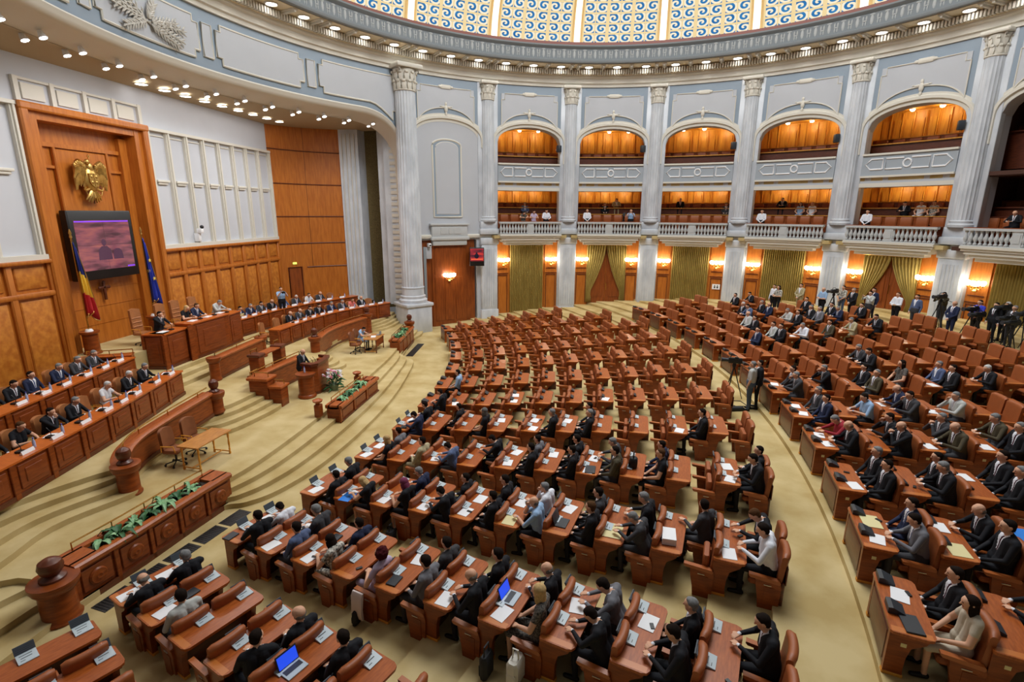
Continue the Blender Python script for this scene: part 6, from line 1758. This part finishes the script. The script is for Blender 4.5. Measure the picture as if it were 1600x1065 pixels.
# photographer on the stage
sperson('S','d',2,(-19.3,7.35,1.45+.35), R(-40), 'photographer in a pale blue shirt holding a camera on the far side of the stage')
q = empty('photo_camera', (-19.0,7.1,1.8+1.52), R(-40), 'black photo camera held up by the photographer on the stage', 'camera'); MB().bbox(-.06,.06,-.09,.09,-.06,.06,.02).build('body','black',q); MB().lathe([(.045,0),(.05,.16)],10,0,Matrix.Translation((.05,0,0))@Matrix.Rotation(R(90),4,'Y')).build('lens','black',q)
sl = tag(MB().bbox(-.35,.35,-.35,.35,-.36,0,.02).build('camera_podium','wood_dark',loc=(-19.3,7.35,1.8)), 'dark wooden box the stage photographer stands on', 'box')
# camera crews and onlookers at the back wall
def floor2(x, y):
    r = (math.hypot(x-O2[0], y-O2[1])-RHO2+.16)/PITCH2; return Z2+RISE2*min(14, max(0, int(r)))
CREW = [
 (8.95,12.75,'W','d',0,'man in a white shirt standing before the pleated curtain with a woman'),
 (9.05,12.35,'F','l',1,'woman with long dark hair and folded arms before the pleated curtain'),
 (10.35,12.55,'H','d',4,'man in a khaki jacket standing with joined hands before the pleated curtain'),
 (10.95,11.05,'S','b',1,'bald man in a light blue shirt with folded arms at the column'),
 (12.0,11.1,'P','d',4,'person in a peach shirt behind the tripod camera near the column'),
 (12.1,10.2,'K','g',4,'person in black beside the tripod camera near the column'),
 (12.4,9.1,'L','d',2,'photographer in a pale vest raising a camera near the curtained doorway'),
 (12.75,9.5,'N','d',0,'man in a navy suit behind the photographer in a pale vest'),
 (13.1,8.0,'W','n',1,'person in a white top with folded arms before the curtained doorway'),
 (13.6,7.35,'U','d',0,'man in a patterned grey shirt by the curtained doorway'),
 (14.9,7.6,'B','d',2,'cameraman in olive filming by the right curtain'),
 (14.1,5.55,'N','b',4,'bald man in a dark blue shirt leaning among the camera crews'),
 (14.9,5.25,'M','d',4,'person in a bright blue shirt among the camera crews'),
 (15.75,4.9,'K','w',2,'white-haired man in black behind a camera at the back'),
 (15.3,3.9,'D','g',4,'man in dark grey holding a camera bag at the back right'),
 (16.4,4.0,'K','g',2,'man in black filming beside the plain curtain at the right edge'),
 (15.6,2.6,'L','d',0,'person in a lilac-grey shirt at the right edge among the crews'),
 (15.1,4.6,'K','d',0,'man in black between the tripods at the back right'),
]
for x, y, cl, hr, po, words in CREW:
    a = math.atan2(-y+(-1), -x-16); sperson(cl, hr, po, (x, y, floor2(x,y)), a, words, 1.02)
TC = [(11.3,10.6,1.42,'black tripod camera beside the column at the back'),(14.55,7.2,1.5,'black video camera by the right curtain at the back'),(14.55,5.1,1.4,'black tripod camera before the person in bright blue'),(15.35,4.45,1.5,'black tripod camera before the white-haired man at the back'),
      (14.9,3.6,1.3,'low black tripod camera at the back right'),(15.9,3.5,1.5,'tall black tripod camera near the plain curtain at the right edge'),(14.6,2.9,1.25,'black tripod camera nearest the last leather seats at the right edge'),(15.2,3.2,1.45,'black tripod camera in the middle of the crews at the right edge'),(14.3,4.3,1.3,'black tripod camera left of the crews behind the last seats')]
for x, y, h, w_ in TC: tripod_camera((x, y, floor2(x,y)), math.atan2(-y-1, -x-16), h, w_)
# people in the balconies
def bal(az, dr, z, cl, hr, po, words, standing=True):
    x, y = pol(RW+dr, R(az))
    (sperson if standing else (lambda cl,hr,po,loc,rz,words,scale=1.0: person(cl,hr,po,loc,rz,'',scale,words=words)))(cl, hr, po, (x,y,z), R(az)+PI, words)
bal(105.6,.15,6.2,'W','d',3,'man in a white shirt standing at the right end of the first balcony')
bal(96.7,.15,6.2,'W','b',4,'bald man in a white shirt standing in the second balcony')
bal(87.4,.2,6.2,'S','b',2,'bald man in a pale shirt filming from the second balcony')
bal(61.8,.15,6.2,'W','d',4,'man in a white shirt standing at the left end of the fourth balcony')
bal(44.3,.15,6.2,'W','d',4,'man in a white shirt standing at the left end of the fifth balcony')
x, y = pol(RW+.1, R(88.9)); tripod_camera((x,y,6.2), R(88.9)+PI, 1.3, 'small tripod camera in the second balcony')
for az, dr, z, cl, hr, po, w_ in ((110.5,.25,6.55,'Q','d',4,'person with dark hair bending over the rail in the first balcony'),(108.2,.3,6.55,'O','d',1,'person in a pink top in the first balcony'),(109.3,1.5,7.1,'U','d',0,'person in grey seated in the rear row of the first balcony'),
    (92.6,1.5,7.1,'K','d',0,'person in black seated in the second balcony'),(90.2,2.0,7.44,'H','n',1,'person in khaki in the rear row of the second balcony'),(77.7,2.0,7.44,'K','g',0,'man in black with grey hair in the rear row of the third balcony'),(69.0,1.5,7.1,'D','d',0,'man in dark grey seated at the right end of the third balcony'),
    (59.5,2.0,7.44,'K','d',1,'person in black in the rear row of the fourth balcony'),(56.2,1.5,7.1,'C','l',0,'woman in light blue seated in the fourth balcony'),(54.3,1.5,7.1,'Z','y',0,'blonde woman in white seated in the fourth balcony'),
    (40.5,1.5,7.1,'K','d',1,'person in black leaning on papers in the fifth balcony'),(38.4,1.5,7.1,'Z','n',0,'woman in a cream blouse seated in the fifth balcony'),(36.7,1.5,7.1,'F','d',0,'woman in a print top seated in the fifth balcony'),(24.7,.3,6.6,'K','b',1,'balding man in black leaning on the rail of the rightmost balcony')):
    bal(az, dr, z, cl, hr, po, w_, False)
# ================================================================== THINGS ON THE DESKS
def on_desk(blk, s, r, side, dx, dy):       # point on a desk top; dx away from the stage, dy to the far side of that place
    x, y, z, th = posn(blk, s, r, dx, side*.33+dy+(DY if blk == 1 else 0))
    if blk == 1 and s == -1: x += .55; y += .1
    return (x, y, z+.777), th
pt0 = MB().box(-.105,.105,-.148,.148,0,.008).mesh('paper_sheet', 'white', 0)
def sheet(blk, s, r, side, dx, dy, rot, label, m=None, sc=1.15, thick=1, cat='paper'):
    p, th = on_desk(blk, s, r, side, dx, dy)
    if not seen(*p, .02, .02): return
    o = link('paper_sheet' if m != 'blue_paper' else 'folder', pt0, None, p, (0,0,th+rot)); o.scale = (sc, sc, thick)
    if m: o.material_slots[0].link = 'OBJECT'; o.material_slots[0].material = M[m]
    tag(o, label, cat, 'papers on the deputies desks' if not m else None)
rp = random.Random(4)
def lab(s, r, side, blk=1): return f'{orth(r)} row, {orth(s+1)} {"lower" if blk==1 else "rear"} wedge, {"far" if side>0 else "near"} place'
for t in """1 0 0 -1|1 0 0 1|1 0 1 -1|1 1 0 1|1 1 1 -1|1 1 1 1|1 1 2 -1|1 1 4 1|1 1 5 -1|1 1 6 -1|1 1 7 1|1 1 8 1|1 1 9 1|1 1 9 -1|1 2 0 -1|1 2 1 -1|1 2 2 -1|1 2 3 -1|1 2 4 1|1 2 4 -1|1 2 5 1|1 2 6 1|1 2 9 -1
1 3 0 1|1 3 0 -1|1 3 2 -1|1 3 4 1|1 3 4 -1|1 3 5 1|1 3 6 1|1 3 6 -1|1 4 0 1|1 4 3 1|1 4 4 1|1 4 4 -1|1 4 5 1|1 4 8 -1|1 5 1 -1|1 5 3 1|1 5 3 -1|1 5 6 -1|1 3 9 1|1 3 9 -1|2 0 0 1|2 1 0 -1|2 1 1 1|2 2 0 -1|2 2 2 1|2 3 0 1|2 3 0 -1|2 3 2 -1|2 3 3 -1|2 4 0 1|2 4 0 -1|2 4 2 1|2 4 3 -1|2 5 0 1|2 5 2 1|2 8 3 -1|2 9 2 1|2 5 4 -1""".replace('\n','|').split('|'):
    b_, s, r, sd = map(int, t.split()); 
    sheet(b_, s, r, sd, rp.uniform(.10,.2), rp.uniform(-.16,-.02), rp.uniform(-.25,.25), f'white paper, {lab(s,r,sd,b_)}')
for i in range(4): pass
sheet(1, 2, 1, -1, .17, -.2, .1, 'bright blue folder on a desk in the fourth wedge from the bottom', 'blue_paper', 1.35, cat='folder')
sheet(1, 2, 5, -1, .14, -.12, .05, 'yellowish paper on the desk of the bald man in a white shirt', 'cream_paper', 1.3)
sheet(1, 2, 7, -1, .14, .05, .05, 'large pale green-lined document before the grey man reading', 'cream_paper', 1.7)
sheet(2, 1, 0, 1, .15, -.08, .05, 'cream envelope on the front desk beyond the aisle', 'cream_paper', 1.5)
sheet(2, 1, 1, -1, .15, -.08, .05, 'cream paper before two men beyond the curved aisle', 'cream_paper', 1.4)
sheet(2, 1, 2, 1, .15, .0, .1, 'blue folder at the right edge beyond the curved aisle', 'blue_paper', 1.6, cat='folder')
p, th = on_desk(1, 2, 8, -1, .12, .05)
o = MB()
for i in range(9): o.box(-.13+.004*(i%3),.13,-.2,.2-.006*(i%2),i*.014,i*.014+.013)
tag(o.build('paper_stack','white',loc=p,rot=(0,0,th+.15),smooth=0), 'thick stack of white paper sheets beside the man in a grey suit looking back', 'paper stack')
def laptop(blk, s, r, side, dx, dy, label, lit=True):
    p, th = on_desk(blk, s, r, side, dx, dy)
    o = empty('laptop', p, th, label, 'laptop')
    MB().bbox(-.12,.12,-.17,.17,0,.02,.006).build('keyboard_base','keypad' if lit else 'charcoal',o); MB().box(-.07,.03,-.14,.14,.02,.022).build('keys','charcoal',o,smooth=0)
    MB().xprism([(-.115,.02),(-.18,.235),(-.168,.24),(-.105,.022)],-.17,.17).build('lid','charcoal',o,smooth=0)
    if lit: MB().xprism([(-.104,.04),(-.158,.22),(-.156,.221),(-.102,.041)],-.155,.155).build('screen', mat('laptop_screen', rgb(30,60,200), .3, emit=rgb(40,80,230), es=.9), o, smooth=0)
laptop(1, 0, 4, -1, .16, .22, 'open black laptop with a blue screen in the second wedge from the bottom')
laptop(1, 1, 6, -1, .14, .28, 'open silver laptop with a blue screen beside the blonde woman')
laptop(1, 2, 6, -1, .16, .05, 'large dark laptop before the two men in the fourth wedge from the bottom', False)
def phone(blk, s, r, side, dx, dy, rot, label):
    p, th = on_desk(blk, s, r, side, dx, dy)
    o = tag(MB().bbox(-.06,.06,-.03,.03,0,.014,.006).build('mobile_phone','black',loc=(p[0],p[1],p[2]+.006),rot=(0,0,th+rot)), label, 'phone', 'mobile phones on the desks')
for i, (b_, s, r, sd) in enumerate(((1,1,1,1),(1,1,2,-1),(1,1,3,-1),(1,1,4,1),(1,1,8,1),(1,1,9,-1),(1,2,4,-1),(1,2,5,1),(1,2,9,1),(1,3,6,1),(2,0,0,1),(2,1,0,1),(2,2,0,1),(1,0,4,-1),(1,4,4,1),(2,2,1,-1))):
    phone(b_, s, r, sd, .2+.1*((i%3)/2), -.14+.05*(i%4), .5*i, f'black mobile phone on a desk, {lab(s,r,sd,b_)}')
def tablet_case(blk, s, r, side, dx, dy, label, w=.14, d=.1):
    p, th = on_desk(blk, s, r, side, dx, dy)
    tag(MB().bbox(-d,d,-w,w,0,.025,.01).build('document_case','charcoal',loc=p,rot=(0,0,th+.1)), label, 'case', 'dark document cases on desks')
tablet_case(1,0,1,1,.12,-.25,'flat black case with a cable on a desk in the second wedge'); tablet_case(1,1,4,-1,.12,-.1,'dark tablet case on the desk before the man in a grey suit')
tablet_case(1,3,6,-1,.18,-.1,'large dark document case on a desk in the fifth wedge',.2,.13); tablet_case(1,1,0,-1,.02,-.25,'flat black case at the near end of the first desk, third wedge'); tablet_case(2,0,0,-1,.14,-.12,'black padded case on the front desk before the woman in white',.2,.12)
tablet_case(1,1,2,1,.16,-.12,'dark blue flat case on a desk in the third wedge'); tablet_case(1,4,0,-1,.18,-.1,'black folder on the first desk of the sixth wedge')
# bags
def bag(p, rz, w, d, h, m, label, name='shoulder_bag', strap=True):
    o = empty(name, p, rz, label, 'bag'); MB().bbox(-d,d,-w,w,0,h,.05).build('body',m,o); MB().bbox(-d-.015,-d+.03,-w*.8,w*.8,.05,h*.6,.02).build('front_pocket',m,o)
    if strap: MB().tube([(0,-w*.5,h-.02),(0,-w*.4,h+.16),(0,w*.4,h+.16),(0,w*.5,h-.02)],.014,6).build('handle',m,o)
x, y, z, th = posn(1, 1, 6, .15, -1.08); bag((x,y,z), th, .15, .07, .42, 'denim', 'black laptop backpack standing in the aisle beside the third wedge', 'backpack')
x, y, z, th = posn(1, 1, 6, .62, -1.0); bag((x,y,z+.06), th+PI/2, .10, .17, .42, 'cream', 'white handbag with dark marks hanging from the blonde woman seat arm', 'handbag')
x, y, z, th = posn(1, 2, 2, .55, -1.0); bag((x,y,z), th, .13, .1, .32, 'denim', 'dark grey bag hanging beside the woman with purple hair', 'handbag')
x, y, z, th = posn(1, 3, 7, .12, -.3); bag((x,y,z+.777), th, .12, .1, .26, 'denim', 'black handbag standing on a desk in the fifth wedge from the bottom', 'handbag')
x, y, z, th = posn(1, 1, 3, .62, -.93)
sc = MB(); sc.path([(0,-.12),(0,.12)], [(-.015,.62),(.015,.62),(.06,.55),(.08,.2),(.05,.08),(.02,.1),(.03,.3),(-.0,.5)]); 
q = sc.build('scarf', mat('scarf_pale', rgb(214,200,196), .9), loc=(x,y,z+.04), rot=(0,0,th+PI/2)); tag(q, 'pale pink and grey scarf hanging over a seat arm, third wedge from the bottom', 'scarf')
x, y, z, th = posn(1, 1, 3, .60, -.86)
bag((x-.05,y-.12,z), th, .1, .05, .3, 'denim', 'small black bag behind the hanging pale scarf', 'handbag', False)
